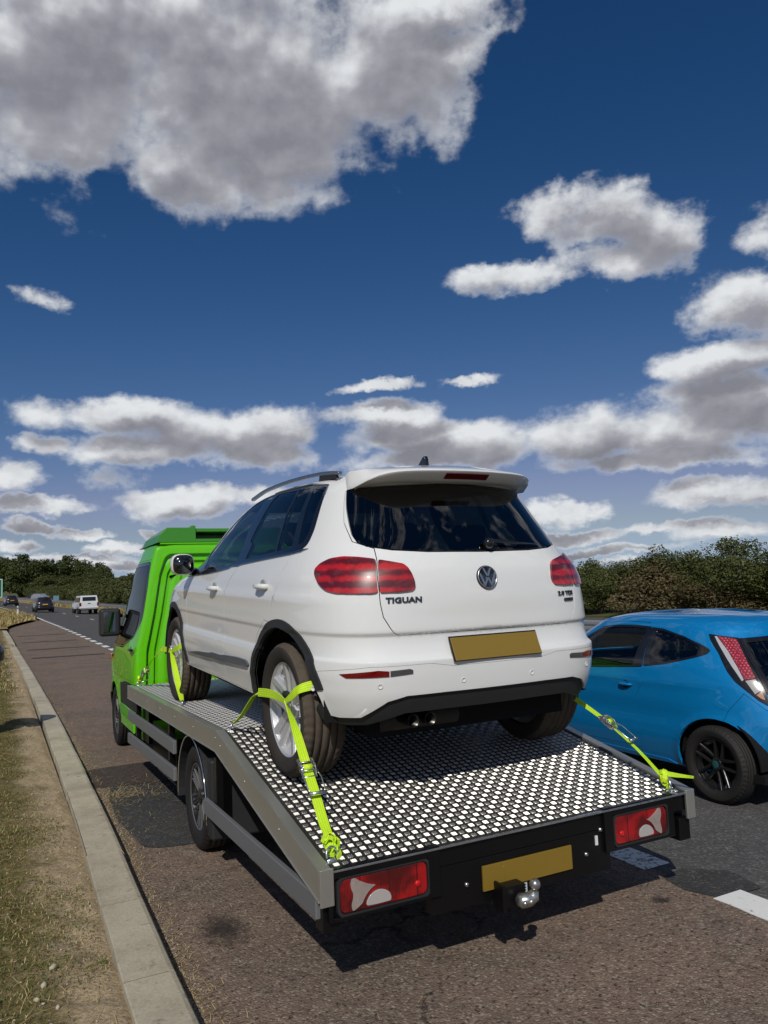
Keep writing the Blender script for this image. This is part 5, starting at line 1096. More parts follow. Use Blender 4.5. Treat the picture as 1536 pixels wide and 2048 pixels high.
fl = MB(); fl.box(-.70, .70, -.38, 2.7, .20, .26); fl.build('underbody', MATT, ac)
se = MB()
for x in (-.34, .34): se.box(x-.23, x+.23, .95, 1.45, .42, .62); se.box(x-.22, x+.22, .80, .95, .6, 1.05); se.box(x-.12, x+.12, .82, .89, 1.07, 1.22)
se.box(-.55, .55, .05, .55, .42, .6); se.box(-.55, .55, -.05, .08, .58, .98); se.build('seats', SEAT, ac, bevel=.04)
da = MB(); da.box(-.6, .6, 1.75, 2.05, .65, .9); da.build('dashboard', SEAT, ac, bevel=.04)
an = MB(); an.tube([(.0, 1.55, 1.40), (.0, 1.40, 1.52)], .003, 5); an.build('roof_antenna', TRIMB, ac)
sk = extra('sill_trim', [(1.40, .22), (3.6, .22), (3.6, .25), (2.3, .262), (1.5, .25)], BLUE, .008, .01, par=ac, sh=ay)
for x, y, rt in ((-.79, 0, False), (.79, 0, True), (-.79, 2.34, False), (.79, 2.34, True)):
    make_wheel(ac, (x+(.082 if x < 0 else -.082), y, .29), .29, .165, .205, 'city', rt, spin=.25)

# ------------------------------------------------------------------ lashings: webbing straps, ratchets, rings
def webbing():
    m = bpy.data.materials.new('hi_vis_yellow_webbing'); m.use_nodes = True; t = NT(m.node_tree); b = m.node_tree.nodes['Principled BSDF']; tc_ = t.new('ShaderNodeTexCoord').outputs['Object']
    n = t.noise(tc_, 300, 2, .5); n2 = t.noise(tc_, 14, 4, .6); c = t.mix(t.sstep(n2, .3, .75), (.50, .80, .012), (.62, .80, .03)); v_ = t.vec('SCALE', c); t.put(v_.node, 'Scale', t.math('MULTIPLY_ADD', t.math('SUBTRACT', n, .5), .7, 1.0)); t.l.new(v_, b.inputs['Base Color']); b.inputs['Roughness'].default_value = .7
    bp = t.new('ShaderNodeBump'); bp.inputs['Strength'].default_value = .6; bp.inputs['Distance'].default_value = .002; t.put(bp, 'Height', n); t.l.new(bp.outputs[0], b.inputs['Normal']); return m
WEB = webbing(); WEBD = mat('black_webbing_stripe', (.02, .02, .018), .8)
def strap(parent, pts, side, w_=.048, n=6, name='webbing', th=.0035):
    P = smooth_path(pts, n) if n > 1 else pts
    if isinstance(side, list): side = [tuple(q) for q in (smooth_path(side, n) if n > 1 else side)]
    W_ = w_
    if isinstance(w_, list): W_ = list(np.interp(np.linspace(0, len(w_)-1, len(P)), range(len(w_)), w_))
    mb = MB(); mb.ribbon(P, side, W_, th); o = mb.build(name, WEB, parent)
    # woven ribs along the edges
    e = MB()
    for k in (-.36, -.12, .12, .36):
        q = []; 
        for i, p in enumerate(P):
            p = Vector(p); d = (Vector(P[min(i+1, len(P)-1)])-Vector(P[max(i-1, 0)])).normalized(); s_ = Vector(side[i] if isinstance(side, list) else side); s_ = (s_-d*s_.dot(d)).normalized(); nn = d.cross(s_)
            ww = W_[i] if isinstance(W_, list) else W_; q.append((p+s_*k*ww, nn))
        for sg in (-1, 1): e.ribbon([tuple(p+nn*sg*th*.55) for p, nn in q], side, .0045, .0014)
    kind(e.build('woven_rib', mat('yellow_webbing_ridge', (.42, .66, .01), .75), o), 'stuff'); return o
def ratchet(parent, p, d, side, L=.15, w_=.062, opened=False, lie=0.0):
    """body plates, spindle, ribbed pawl bars and a wire handle; d = along strap, side = across"""
    d = Vector(d).normalized(); s_ = Vector(side); s_ = (s_-d*s_.dot(d)).normalized(); n = d.cross(s_); M = Matrix((( d.x, s_.x, n.x, p[0]), (d.y, s_.y, n.y, p[1]), (d.z, s_.z, n.z, p[2]), (0, 0, 0, 1)))
    r = bpy.data.objects.new('ratchet', None); link(r, parent); r.empty_display_size = .05
    for sg in (-1, 1):
        mb = MB(); prof = rounded([(-.055, -.010), (.045, -.010), (.055, .006), (.030, .020), (.010, .030), (-.035, .026), (-.06, .004)], .008, 3)
        mb.prism([(a, b) for a, b in prof], 'y', sg*w_/2, sg*(w_/2+.003), M=M) if False else mb.add([tuple(M @ Vector((a, y, b))) for y in (sg*w_/2, sg*(w_/2+.003)) for a, b in prof], [tuple(range(len(prof)))[::-1], tuple(range(len(prof), 2*len(prof)))]+[(i, (i+1) % len(prof), len(prof)+(i+1) % len(prof), len(prof)+i) for i in range(len(prof))])
        mb.build('ratchet_plate', ZINC, r, bevel=.001)
        g = MB(); k = 16; pr = [((.019 if i % 2 else .014)*math.cos(2*math.pi*i/k)+.0, (.019 if i % 2 else .014)*math.sin(2*math.pi*i/k)+.008) for i in range(k)]
        g.add([tuple(M @ Vector((a, y, b))) for y in (sg*(w_/2+.004), sg*(w_/2+.007)) for a, b in pr], [tuple(range(k))[::-1], tuple(range(k, 2*k))]+[(i, (i+1) % k, k+(i+1) % k, k+i) for i in range(k)]); g.build('ratchet_gear', ZINC, r)
    T = lambda *q: tuple(M @ Vector(q))
    for a, b, rr_ in ((-.05, .0, .004), (.0, .010, .008), (.045, -.001, .004), (.022, .018, .0035), (-.022, .020, .0035)):
        mb = MB(); mb.tube([T(a, -w_/2-.007, b), T(a, w_/2+.007, b)], rr_, 8); mb.build('ratchet_bar', ZINC, r)
    hb = MB(); hb.tube([T(.01, -w_/2-.006, .012), T(.07, -w_/2-.012, .028+lie), T(L-.02, -w_/2-.010, .030+lie), T(L, -w_/2+.0, .030+lie)], .0035, 6); hb.tube([T(.01, w_/2+.006, .012), T(.07, w_/2+.012, .028+lie), T(L-.02, w_/2+.010, .030+lie), T(L, w_/2, .030+lie)], .0035, 6); hb.build('handle_arm', ZINC, r)
    hg = MB(); hg.tube([T(L, -w_/2-.010, .030+lie), T(L, w_/2+.010, .030+lie)], .0075, 10); hg.build('handle_grip', ZINC, r)
    wb = MB(); wb.lathe([(-.018, .0001), (-.018, .016), (.018, .016), (.018, .0001)], 18, M=M @ Matrix.Translation((0, 0, .008)) @ Matrix.Rotation(math.pi/2, 4, 'Z') @ Matrix.Diagonal((1.2, 1, 1, 1))); wb.build('wound_webbing', WEB, r)
    return r
def knot(parent, c_, sz, seed, d):
    rg = random.Random(seed); mb = MB()
    for k in range(5):
        pts_ = []; ax = Vector((rg.uniform(-1, 1), rg.uniform(-1, 1), rg.uniform(-1, 1))).normalized(); a_ = ax.orthogonal().normalized(); b_ = ax.cross(a_)
        off_ = Vector([rg.uniform(-.35, .35) for _ in range(3)])*sz
        for i in range(11): th = i/10*2*math.pi*rg.uniform(.72, .9); pts_.append(tuple(Vector(c_)+off_+(a_*math.cos(th)*sz*.62+b_*math.sin(th)*sz*.5)+Vector(d)*rg.uniform(-.2, .2)*sz))
        mb.ribbon(pts_, tuple(ax), sz*.62, .006)
    return mb.build('knot', WEB, parent, bevel=.0015)
def ring(parent, c_, r_, tilt, name='tie_ring', wr=.0055):
    c_ = Vector(c_); M = Matrix.Translation(c_) @ Matrix.Rotation(tilt[2], 4, 'Z') @ Matrix.Rotation(tilt[0], 4, 'X')
    mb = MB(); mb.tube([tuple(M @ Vector((r_*math.cos(a), 0, r_*math.sin(a)+r_*.8))) for a in np.linspace(-.35, math.pi+.35, 18)], wr, 8); mb.build(name, ZINC, parent)
    b = MB(); b.tube([tuple(M @ Vector((-r_*1.1, 0, .004))), tuple(M @ Vector((r_*1.1, 0, .004)))], wr*1.1, 8); b.build('ring_pin', ZINC, parent)
    bb = MB(); bb.box(-r_*1.5, r_*1.5, -.018, .018, -.006, .002, M=Matrix.Translation(c_) @ Matrix.Rotation(tilt[2], 4, 'Z')); bb.build('ring_base', ZINC, parent, bevel=.002)
# tie-down rings belong to the deck
ring(truck, (1.282, 3.125, .606), .030, (-.3, 0, .3)); ring(truck, (1.285, 4.72, .918), .026, (.2, 0, 1.2)); ring(truck, (1.30, 6.19, .887), .026, (.1, 0, 1.3)); ring(truck, (1.285, 8.16, .862), .022, (0, 0, 0))
ring(truck, (3.235, 3.10, .602), .038, (-.1, 0, 1.1)); ring(truck, (3.24, 4.72, .918), .026, (.2, 0, 1.2))
X1 = 1.318
s1 = thing('ratchet_strap', 'lime yellow ratchet strap over the SUV\'s near rear wheel, down to the near deck corner', 'ratchet strap', (1.32, 3.75, .9), group='ratchet straps over the wheels')
def loc(par, pts): o = Vector(par.location); return [tuple(Vector(p)-o) for p in pts]
J = (X1-.012, 3.76, 1.196)
strap(s1, loc(s1, [(1.29, 4.70, .955), (1.300, 4.52, 1.03), (1.315, 4.33, 1.155), (1.322, 4.25, 1.190)]), [(1, .1, 0), (1, .1, .1), (.9, .2, .3), (.8, .2, .4)], [.012, .030, .042, .046])
strap(s1, loc(s1, [(1.322, 4.255, 1.190), (1.325, 4.12, 1.200), (1.324, 3.95, 1.203), J]), (.12, 0, 1), [.046, .046, .040, .020])
strap(s1, loc(s1, [J, (1.316, 3.70, 1.222), (1.325, 3.655, 1.250), (1.345, 3.615, 1.272), (1.42, 3.598, 1.285), (1.56, 3.592, 1.29), (1.60, 3.62, 1.28)]), [(0, .3, 1), (.0, .4, 1), (.1, .5, 1), (.3, .5, .9), (0, .5, 1), (0, .5, 1), (0, .5, 1)], [.018, .036, .046, .048, .048, .048, .048])
strap(s1, loc(s1, [J, (1.312, 3.69, 1.13), (1.316, 3.62, 1.05), (1.318, 3.525, .938)]), [(.3, 1, 0), (.8, .5, 0), (1, .1, 0), (1, 0, 0)], [.016, .034, .046, .048])
d1_ = Vector((0, 3.40-3.53, .82-.94)).normalized()
ratchet(s1, loc(s1, [(1.318, 3.502, .910)])[0], d1_, (1, 0, 0), L=.155)
strap(s1, loc(s1, [(1.318, 3.50, .908), (1.317, 3.42, .832), (1.312, 3.30, .715), (1.305, 3.225, .675)]), (1, .05, 0), [.048, .048, .048, .040])
knot(s1, loc(s1, [(1.300, 3.19, .662)])[0], .042, 4, (0, 0, 1)); knot(s1, loc(s1, [(1.296, 3.165, .640)])[0], .032, 9, (0, 0, 1))
strap(s1, loc(s1, [(1.300, 3.18, .655), (1.290, 3.155, .632), (1.285, 3.142, .612)]), (1, .2, 0), [.030, .022, .018]); strap(s1, loc(s1, [(1.31, 3.17, .65), (1.318, 3.14, .625), (1.300, 3.12, .61)]), (1, .6, 0), [.026, .022, .018])
hk = MB(); hk.tube(loc(s1, smooth_path([(1.327, 3.75, 1.20), (1.326, 3.77, 1.17), (1.330, 3.75, 1.14), (1.326, 3.72, 1.165), (1.322, 3.73, 1.20)], 4)), .005, 6); hk.build('strap_hook', ZINC, s1)
pd = MB(); pd.lathe([(-.004, .0001), (-.004, .05), (.004, .05), (.004, .0001)], 20, M=Matrix.Translation(Vector(loc(s1, [(1.331, 3.80, 1.222)])[0])) @ Matrix.Diagonal((1, 1.2, .42, 1))); pd.build('strap_pad', WEBD, s1)
# front wheel
s2 = thing('ratchet_strap', 'lime yellow ratchet strap lashing the front wheel of the white SUV beside the green cab', 'ratchet strap', (1.33, 6.7, 1.1), group='ratchet straps over the wheels')
J2 = (1.325, 6.70, 1.286)
strap(s2, loc(s2, [J2, (1.325, 6.60, 1.18), (1.326, 6.42, 1.01), (1.31, 6.24, .925)]), [(.5, .6, .2), (1, .2, 0), (1, .1, 0), (1, .1, 0)], [.030, .046, .050, .030])
strap(s2, loc(s2, [J2, (1.325, 6.52, 1.315), (1.33, 6.38, 1.343), (1.37, 6.31, 1.355), (1.55, 6.27, 1.36)]), [(0, .3, 1), (0, .3, 1), (.2, .4, 1), (0, .4, 1), (0, .4, 1)], [.024, .044, .048, .048, .048])
strap(s2, loc(s2, [J2, (1.325, 6.90, 1.29), (1.325, 7.12, 1.285)]), (.1, 0, 1), [.026, .044, .048]); strap(s2, loc(s2, [(1.325, 7.11, 1.288), (1.320, 7.45, 1.20), (1.31, 7.85, 1.06)]), [(.4, .2, .8), (.5, .3, .6), (.6, .3, .6)], [.048, .050, .050])
ratchet(s2, loc(s2, [(1.305, 7.92, 1.03)])[0], (0, .62, -.42), (.8, 0, .5), L=.16)
strap(s2, loc(s2, [(1.303, 7.95, 1.01), (1.295, 8.12, .93), (1.288, 8.17, .88)]), (1, .3, 0), [.044, .040, .020]); knot(s2, loc(s2, [(1.292, 8.13, .935)])[0], .036, 14, (0, 0, 1))
hk = MB(); hk.tube(loc(s2, [(1.33, 6.72, 1.30), (1.335, 6.78, 1.32), (1.335, 6.80, 1.37)]), .010, 6); hk.build('strap_hook', ZINC, s2)
# far side strap
s3 = thing('ratchet_strap', 'taut lime yellow ratchet strap knotted at the far rear corner of the deck', 'ratchet strap', (3.2, 3.4, .9), group='ratchet straps over the wheels')
A0 = (3.06, 3.66, 1.065); A1 = (3.13, 3.445, .938); A2 = (3.18, 3.26, .80); A3 = (3.21, 3.13, .680)
strap(s3, loc(s3, [(2.95, 3.90, 1.20), A0, (3.10, 3.55, 1.00), A1]), (.5, -.3, .5), [.030, .030, .024, .022], n=3)
ratchet(s3, loc(s3, [(3.13, 3.42, .925)])[0], Vector(A2)-Vector(A1), (.75, .5, .2), L=.17, w_=.05)
strap(s3, loc(s3, [A1, A2, A3]), (.6, .5, .2), [.018, .028, .040], n=3)
knot(s3, loc(s3, [(3.212, 3.12, .675)])[0], .038, 21, (0, 0, 1)); knot(s3, loc(s3, [(3.225, 3.105, .648)])[0], .028, 23, (0, 0, 1))
strap(s3, loc(s3, [(3.215, 3.12, .690), (3.255, 3.06, .684), (3.305, 2.99, .680)]), (0, .5, 1), [.030, .022, .010])
strap(s3, loc(s3, [(3.215, 3.11, .655), (3.222, 3.10, .63), (3.228, 3.10, .612)]), (1, -.6, 0), [.028, .022, .018])

# ------------------------------------------------------------------ background: hedges, trees, traffic, road furniture
def leafmat(name, c1, c2, c3):
    m = bpy.data.materials.new(name); m.use_nodes = True; t = NT(m.node_tree); b = m.node_tree.nodes['Principled BSDF']; tc_ = t.new('ShaderNodeTexCoord').outputs['Object']
    n = t.noise(tc_, 1.1, 4, .6); n2 = t.noise(tc_, 12, 2, .6); c = t.ramp(t.math('ADD', t.math('MULTIPLY', n, .6), t.math('MULTIPLY', n2, .4)), [(.36, c1), (.5, c2), (.64, c3)]); t.l.new(c, b.inputs['Base Color']); b.inputs['Roughness'].default_value = .6; b.inputs['Specular IOR Level'].default_value = .25
    return m
LEAF = leafmat('hawthorn_leaves', (.026, .038, .010), (.058, .070, .017), (.095, .100, .030)); LEAFD = leafmat('dark_oak_leaves', (.022, .036, .010), (.045, .060, .014), (.08, .088, .024))
LEAFB = leafmat('dry_brown_leaves', (.045, .045, .016), (.10, .078, .033), (.155, .112, .052)); BARK = mat('grey_bark', (.10, .085, .065), .9, 0, 0, .1, bump=(30, .6, 4, .01))
def crown(name, lumps, n, size, m, seed, shell=.72):
    """leaf-sized faces spread through overlapping lumps: (x, y, z, rx, ry, rz)"""
    rg = np.random.default_rng(seed); L_ = np.array(lumps, float); vol = L_[:, 3]*L_[:, 4]+L_[:, 5]*L_[:, 3]; idx = rg.choice(len(L_), n, p=vol/vol.sum()); l = L_[idx]
    d = rg.normal(size=(n, 3)); d /= np.linalg.norm(d, axis=1)[:, None]; r_ = shell+(1.12-shell)*rg.random(n)**1.0; r_ = np.where(rg.random(n) < .25, rg.random(n)**.5, r_)
    # bumpy outline
    bump = 1+.16*np.sin(d[:, 0]*7+l[:, 0]*3)*np.sin(d[:, 1]*6+l[:, 1])*np.sin(d[:, 2]*8)
    c_ = l[:, :3]+d*l[:, 3:6]*(r_*bump)[:, None]; nn = d+rg.normal(size=(n, 3))*.8; nn /= np.linalg.norm(nn, axis=1)[:, None]
    a = np.cross(nn, rg.normal(size=(n, 3))); a /= np.linalg.norm(a, axis=1)[:, None]; b = np.cross(nn, a); s_ = size*rg.uniform(.55, 1.35, n)[:, None]
    V = np.stack([c_-a*s_, c_+b*s_*.45, c_+a*s_, c_-b*s_*.45], 1).reshape(-1, 3).astype(np.float32); me = bpy.data.meshes.new(name); me.vertices.add(len(V)); me.vertices.foreach_set('co', V.ravel()); me.loops.add(4*n); me.loops.foreach_set('vertex_index', np.arange(4*n, dtype=np.int32)); me.polygons.add(n); me.polygons.foreach_set('loop_start', (np.arange(n)*4).astype(np.int32)); me.polygons.foreach_set('loop_total', np.full(n, 4, dtype=np.int32)); me.materials.append(m); me.update(); return me
def lumps(rg, w_, h, n, d=None, z0=.25):
    d = d or w_; out = [(0, 0, h*.55, w_*.42, d*.42, h*.42)]
    for i in range(n):
        a = rg.uniform(0, 6.283); r_ = rg.uniform(.15, .40); z = rg.uniform(z0, .86)*h; s_ = rg.uniform(.13, .26); out.append((math.cos(a)*r_*w_, math.sin(a)*r_*d, z, s_*w_, s_*d, s_*h*.75))
    for i in range(max(2, n//3)):
        a = rg.uniform(0, 6.283); r_ = rg.uniform(.0, .36); s_ = rg.uniform(.04, .09); out.append((math.cos(a)*r_*w_, math.sin(a)*r_*d, h*rg.uniform(.85, 1.0), s_*w_, s_*d, s_*h*1.5))
    return out
def trunk_mesh(name, h, r_, seed):
    rg = random.Random(seed); mb = MB(); p = [(0, 0, -.3), (rg.uniform(-.05, .05)*h, rg.uniform(-.05, .05)*h, h*.3), (rg.uniform(-.08, .08)*h, rg.uniform(-.08, .08)*h, h*.62)]
    mb.tube(smooth_path(p, 4), list(np.linspace(r_, r_*.45, 9)), 7)
    for i in range(5):
        a = rg.uniform(0, 6.28); z = h*rg.uniform(.25, .55); mb.tube([(p[1][0]*.8, p[1][1]*.8, z), (math.cos(a)*h*.16, math.sin(a)*h*.16, z+h*.14), (math.cos(a)*h*.28, math.sin(a)*h*.28, z+h*.3)], [r_*.4, r_*.25, r_*.08], 5)
    me = bpy.data.meshes.new(name); me.from_pydata(mb.v, [], mb.f); me.materials.append(BARK); return me
rgt = np.random.default_rng(5)
bushes = [(crown('crown', lumps(random.Random(i), 5.2, 3.3, 16, 4.4, .06), 24000, .062, LEAF, 30+i), trunk_mesh('trunk', 3.2, .14, i)) for i in range(3)]
brown = (crown('crown', lumps(random.Random(9), 3.6, 2.3, 12, 2.4, .12), 12000, .055, LEAFB, 41), trunk_mesh('trunk', 2.2, .08, 9))
trees = [(crown('crown', lumps(random.Random(50+i), 7.5, 8, 18, 7.0, .2), 12000, .26, LEAFD if i < 2 else LEAF, 60+i), trunk_mesh('trunk', 8, .28, 50+i)) for i in range(4)]
def plant(kindname, pair, label, cat, x, y, z, sc, rot, group):
    W_ = warp((x, y, z)); o = thing(kindname, label, cat, W_, (0, 0, rot), group); o.scale = sc
    for nm, me in (('crown', pair[0]), ('trunk', pair[1])): link(bpy.data.objects.new(nm, me), o)
    return o
rg = random.Random(77)
spec = [(26.0, 13.0, 1.05), (26.5, 16.8, .98), (25.8, 20.6, 1.0), (26.3, 24.2, .95), (25.6, 28.0, .86), (26.2, 32.0, .95), (26.5, 36.5, 1.0), (26.0, 41.0, 1.0)]
lab = ['hawthorn bush at the far right end of the hedge, above the blue car\'s rear lamp', 'spiky topped hawthorn bush in the far hedge above the blue car\'s roof', 'tallest hawthorn bush of the far hedge, above the roof of the blue car', 'rounded green hawthorn bush beside the tallest one in the far hedge', 'low pale green hawthorn bush just right of the white SUV\'s tail lamp']
for i, (x, y, s_) in enumerate(spec):
    l_ = lab[i] if i < 5 else 'green hawthorn bush of the far hedge hidden mostly behind the white SUV'
    plant('hawthorn_bush', bushes[i % 3], l_, 'bush', x, y, .15, (s_*1.0, s_*1.25, s_*.84), rg.uniform(0, 6.28), 'hawthorn bushes along the far side of the road' if i < 5 else 'hedge bushes behind the white SUV')
plant('dry_bush', brown, 'low brown dried out bush in front of the green hedge, right of the white SUV', 'bush', 24.6, 23.4, .12, (1.3, 1.5, .95), 1.0, None)
plant('dry_bush', brown, 'small brown dried out shrub just behind the blue car\'s roof', 'bush', 24.8, 20.2, .12, (1.2, 1.3, .62), 2.4, None)
# hedge mass and tree belt where the road bends away
hedge_me = [crown('hedge_foliage', [(rgt.uniform(-6, 6), rgt.uniform(-1.6, 1.6), rgt.uniform(.5, 2.2), rgt.uniform(1.2, 2.2), rgt.uniform(1.0, 1.6), rgt.uniform(.7, 1.2)) for _ in range(26)], 15000, .16, LEAF, 90+i) for i in range(2)]
for i in range(26):
    y = 46+i*9.0; x = 19.5+.02*y; p = warp((x, y, .1)); q = warp((x+.18, y+9, .1)); o = link(bpy.data.objects.new('hedge', hedge_me[i % 2])); o.location = p; o.rotation_euler = (0, 0, math.atan2(q[1]-p[1], q[0]-p[0])+(math.pi if i % 3 == 0 else 0)); s_ = rg.uniform(.9, 1.25); o.scale = (1, 1.2, s_)
    tag(o, 'length of dense green hedge behind the crash barrier where the road bends left', 'hedge', 'hedge lengths beyond the crash barrier')
k = 0
for i in range(34):
    y = 70+i*6.2+rg.uniform(-2, 2); x = 27+rg.uniform(-2.5, 4)+(4 if i % 2 else 0); s_ = rg.uniform(.60, .80)*(1.0 if y < 190 else 1.25)
    plant('broadleaf_tree', trees[i % 4], 'broadleaf tree in the dark tree belt behind the hedge, far left beyond the traffic', 'tree', x, y, .1, (s_, s_, s_*rg.uniform(.68, .86)), rg.uniform(0, 6.28), 'trees of the belt beyond the bend')
for i, (x, y, s_) in enumerate([(12, 268, 1.9), (4, 262, 1.7), (-4, 255, 1.9), (-12, 260, 1.9), (20, 262, 1.5), (-20, 250, 1.8)]):
    o = plant('broadleaf_tree', trees[i % 2], 'dark tall tree of the distant clump at the left edge, above the green sign', 'tree', x+25, y, 0, (s_*.8, s_*.8, s_*.80), i*1.3, 'tall trees of the distant left clump')
# crash barrier
bar = thing('crash_barrier', 'long galvanised crash barrier beyond the far lanes, on short posts', 'crash barrier', (0, 0, 0))
ysb = list(np.arange(12, 60, 3.2))+list(np.arange(60, 230, 4.0)); mb = MB(); prf = [(0, .52), (-.04, .56), (-.04, .61), (0, .65), (-.04, .69), (-.04, .74), (0, .78), (.01, .78), (-.03, .74), (-.03, .69), (.01, .65), (-.03, .61), (-.03, .56), (.01, .52)]
vs = [warp((12.6+a, y, b)) for y in ysb for a, b in prf]; n = len(prf); mb.add(vs, [(j*n+i, (j+1)*n+i, (j+1)*n+(i+1) % n, j*n+(i+1) % n) for j in range(len(ysb)-1) for i in range(n)]); mb.build('barrier_rail', GALV, bar)
pm = MB(); pm.box(-.04, .04, -.05, .05, -.1, .76); pme = pm.build('barrier_post', GALV, bar); pme.location = warp((12.67, 14, 0))
for y in np.arange(17.2, 200, 3.2): o = pme.copy(); COL.objects.link(o); o.location = warp((12.67, y, 0))
# distant vehicles: light versions of a body shell
def far_car(x, y, rot, sc, paint, label, lamps=True, table=None, plate=True):
    p = warp((x, y, 0)); q = warp((x, y+3, 0)); c_ = thing('car', label, 'car', p, (math.atan2(q[2]-p[2], 3.), 0, -math.atan2(q[0]-p[0], 3.)+rot)); c_.scale = (sc, sc, sc)
    base = [dict(name='body', poly=[(0, .24), (UU, .24), (UU, sh_.v1), (0, sh_.v1)], mat=paint, gap=0, mode='c', edge=.15), dict(name='side_window', poly=[(1.2, 1.2), (1.16, 1.50), (3.85, 1.56), (4.38, 1.30), (4.2, 1.08)], mat=TRIMB, gap=.0, off=.004, edge=.15), dict(name='rear_window', poly=rwin, mat=TRIMB, gap=0, off=.004, mode='c', edge=.15),
            dict(name='windscreen', poly=[(4.60, 1.13), (UU, 1.11), (UU, 1.55), (4.72, 1.53)], mat=TRIMB, gap=0, off=.004, mode='c', edge=.15),
            dict(name='tail_lamp', poly=lampL, mat=LAMPM, gap=0, off=.01, edge=.1), dict(name='lower_trim', poly=[(0, .24), (UU, .24), (UU, .36), (0, .36)], mat=MATT, gap=0, off=.004, mode='c', edge=.2),
            dict(name='arch', poly=arc_uv(c0, .40, 0, math.pi, 9), mat=paint, mode='x', edge=.2), dict(name='arch', poly=arc_uv(c1, .40, 0, math.pi, 9), mat=paint, mode='x', edge=.2)]
    panels(sh_, base, c_, [.35, .5, .65, .8, .95, 1.1, 1.25, 1.4, 1.5, 1.56, 1.6, 1.63, 1.65, 1.658], du=.22)
    if plate: b = MB(); b.box(-.26, .26, -.79, -.775, .80, .92); b.build('number_plate', mat('orange_yellow_plate', (.55, .30, .03), .5), c_)
    wm = None
    for wx in (-.82, .82):
        for wy in (0, 2.604):
            m_ = MB(); m_.lathe([(-.10, .0001), (-.10, .20), (-.11, .21), (-.115, .33), (-.09, .35), (.09, .35), (.115, .33), (.10, .0001)], 20); o = m_.build('wheel', RUBD, c_); o.location = (wx, wy, .35)
    return c_
BLKP = mat('black_car_paint', (.006, .006, .007), .2, 0, 1); GREYP = mat('maroon_grey_car_paint', (.035, .018, .022), .25, .3, 1); DGP = mat('dark_grey_car_paint', (.03, .032, .036), .25, .3, 1)
far_car(6.0, 88, 0, .98, BLKP, 'black hatchback driving away in the near lane, between the marker post and the white pickup')
far_car(6.2, 128, 0, .98, BLKP, 'small distant black car farthest ahead in the near lane, left of the other black car')
far_car(7.4, 26.5, 0, .95, GREYP, 'dark maroon car half hidden behind the cab door mirror of the green truck')
far_car(9.0, 40, 0, .9, DGP, 'dark grey car just ahead of the maroon one, seen past the cab mirror')
# white pickup with canopy
pk = thing('white_pickup', 'white double cab pickup truck with a canopy driving away in the outer lane', 'pickup truck', warp((9.3, 82, 0)), (0, 0, .07))
WP = mat('plain_white_paint', (.66, .67, .67), .3, 0, .8)
b = MB(); b.prism([(-1.2, .55), (-1.2, 1.05), (-1.12, 1.78), (-.9, 1.84), (1.5, 1.84), (2.15, 1.20), (3.3, 1.10), (3.45, .9), (3.45, .5)], 'x', -.90, .90)
for i, v_ in enumerate(b.v):
    if v_[2] > 1.2: b.v[i] = (v_[0]*(1-.16*(v_[2]-1.1)/.74), v_[1], v_[2])
b.build('body', WP, pk, bevel=.05)
b = MB(); b.box(-.62, .62, -1.20, -1.13, 1.30, 1.68, M=Matrix.Rotation(-.09, 4, 'X') @ Matrix.Translation((0, -.12, -.10))); b.build('rear_window', TRIMB, pk, bevel=.02)
for s in (-1, 1):
    b = MB(); b.prism([(-.9, 1.22), (-.9, 1.66), (1.3, 1.66), (1.8, 1.22)], 'x', s*.80, s*.885); b.build('side_window', TRIMB, pk); b = MB(); b.box(s*.74, s*.905, -1.22, -1.1, .80, 1.14); b.build('tail_lamp', REDL, pk)
    for wy in (0, 3.0): m_ = MB(); m_.lathe([(-.12, .0001), (-.12, .25), (-.13, .36), (-.10, .39), (.10, .39), (.13, .36), (.12, .0001)], 20); o = m_.build('wheel', RUBD, pk); o.location = (s*.78, wy-.2, .39)
b = MB(); b.box(-.80, .80, -1.32, -1.19, .48, .64); b.build('rear_bumper', GALV, pk, bevel=.02); b = MB(); b.box(-.85, .85, -1.15, 3.3, .40, .56); b.build('underside', MATT, pk); b = MB(); b.box(-.14, .14, -1.215, -1.2, 1.02, 1.09); b.build('number_plate', MATT, pk)
# distant oncoming cars (specks with headlamps)
for i, (x, y) in enumerate([(17.5, 185), (19.5, 205)]):
    p = warp((x, y, .1)); c_ = thing('car', ['pale speck of an oncoming car with lit headlamps beyond the barrier', 'dark speck of an oncoming car just behind the pale one beyond the barrier'][i], 'car', p, (0, 0, .6))
    b = MB(); b.prism([(-2, .3), (-2, .8), (-1.1, .95), (-.5, 1.4), (1.1, 1.42), (1.9, 1.0), (2.1, .5), (2.1, .3)], 'x', -.88, .88); b.build('body', mat('silver_far_paint', (.4, .42, .45), .3, .5) if i == 0 else DGP, c_, bevel=.08)
    for s in (-1, 1): h_ = MB(); h_.box(s*.5, s*.8, -2.04, -1.98, .62, .78); h_.build('headlamp', CLEARL, c_)
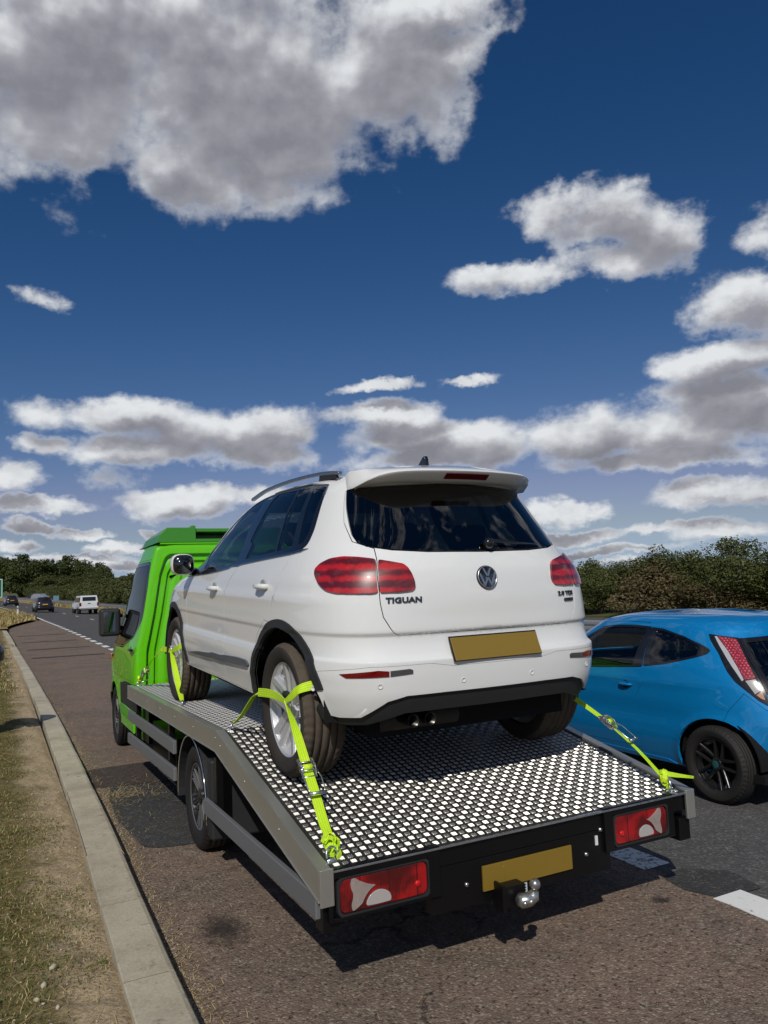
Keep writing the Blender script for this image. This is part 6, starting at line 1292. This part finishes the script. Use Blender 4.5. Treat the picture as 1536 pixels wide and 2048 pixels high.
# direction sign, marker post, small blue sign
def signmat(name, c): return mat(name, c, .45, 0, .2)
sg = thing('direction_sign', 'large green road sign with a white border at the left edge of the photo', 'road sign', (-1.38, 93, .48), (0, 0, .15))
b = MB(); b.box(-2.6, 1.85, -.03, .0, 1.9, 4.01); b.build('sign_panel', signmat('green_sign_face', (.0, .16, .085)), sg)
b = MB(); 
for q in ((-2.55, 1.80, 1.95, 2.02), (-2.55, 1.80, 3.89, 3.96), (1.73, 1.80, 2.02, 3.89), (-2.55, -2.48, 2.02, 3.89)): b.box(q[0], q[1], -.036, -.031, q[2], q[3])
kind(b.build('sign_border', signmat('white_sign_border', (.7, .72, .7)), sg), 'stuff')
for x in (-1.9, 1.2): b = MB(); b.tube([(x, .05, -.2), (x, .05, 3.9)], .06, 8); b.build('sign_post', GALV, sg)
mp_ = thing('marker_post', 'short white verge marker post with a red reflector on the dry grass', 'marker post', warp((2.32, 71, .02)))
b = MB(); b.prism([(-.06, 0), (.06, 0), (.055, .92), (-.03, 1.0), (-.055, .95)], 'y', -.02, .02); b.build('post', WP, mp_, bevel=.01); b = MB(); b.box(-.035, .035, -.026, -.021, .70, .85); b.build('reflector', REDL, mp_)
bs = thing('blue_sign', 'small pale blue sign on a pole in front of the hedge above the white pickup', 'road sign', (9.35, 150, .0), (0, 0, .25))
b = MB(); b.box(-.5, .5, -.02, 0, 1.93, 2.80); b.build('sign_panel', signmat('blue_sign_face', (.16, .30, .36)), bs); b = MB(); b.tube([(0, .03, -.2), (0, .03, 2.7)], .045, 8); b.build('sign_post', GALV, bs)
bs2 = thing('grey_sign', 'dark grey back of a road sign just beyond the black hatchback', 'road sign', (7.8, 135, .58), (0, 0, .25))
b = MB(); b.box(-.5, .5, -.02, 0, .7, 1.32); b.build('sign_panel', signmat('grey_sign_back', (.10, .13, .13)), bs2); 
for x in (-.3, .3): b = MB(); b.tube([(x, .03, -.2), (x, .03, 1.25)], .04, 8); b.build('sign_post', GALV, bs2)
# dark rounded object leaning in at the left edge and its post: casts the shadow across the kerb
bn = thing('litter_bin', 'black rounded litter bin poking in at the left edge of the photo beside the kerb', 'litter bin', (-.215, 11.0, .20))
b = MB(); pr = [(0, .0001), (0, .20), (.82, .25), (.84, .29), (.98, .29), (1.06, .24), (1.11, .12), (1.12, .0001)]; b.lathe(pr, 32, M=Matrix.Rotation(-math.pi/2, 4, 'Y')); b.build('bin_body', mat('black_bin_plastic', (.010, .010, .011), .35, 0, .3), bn)
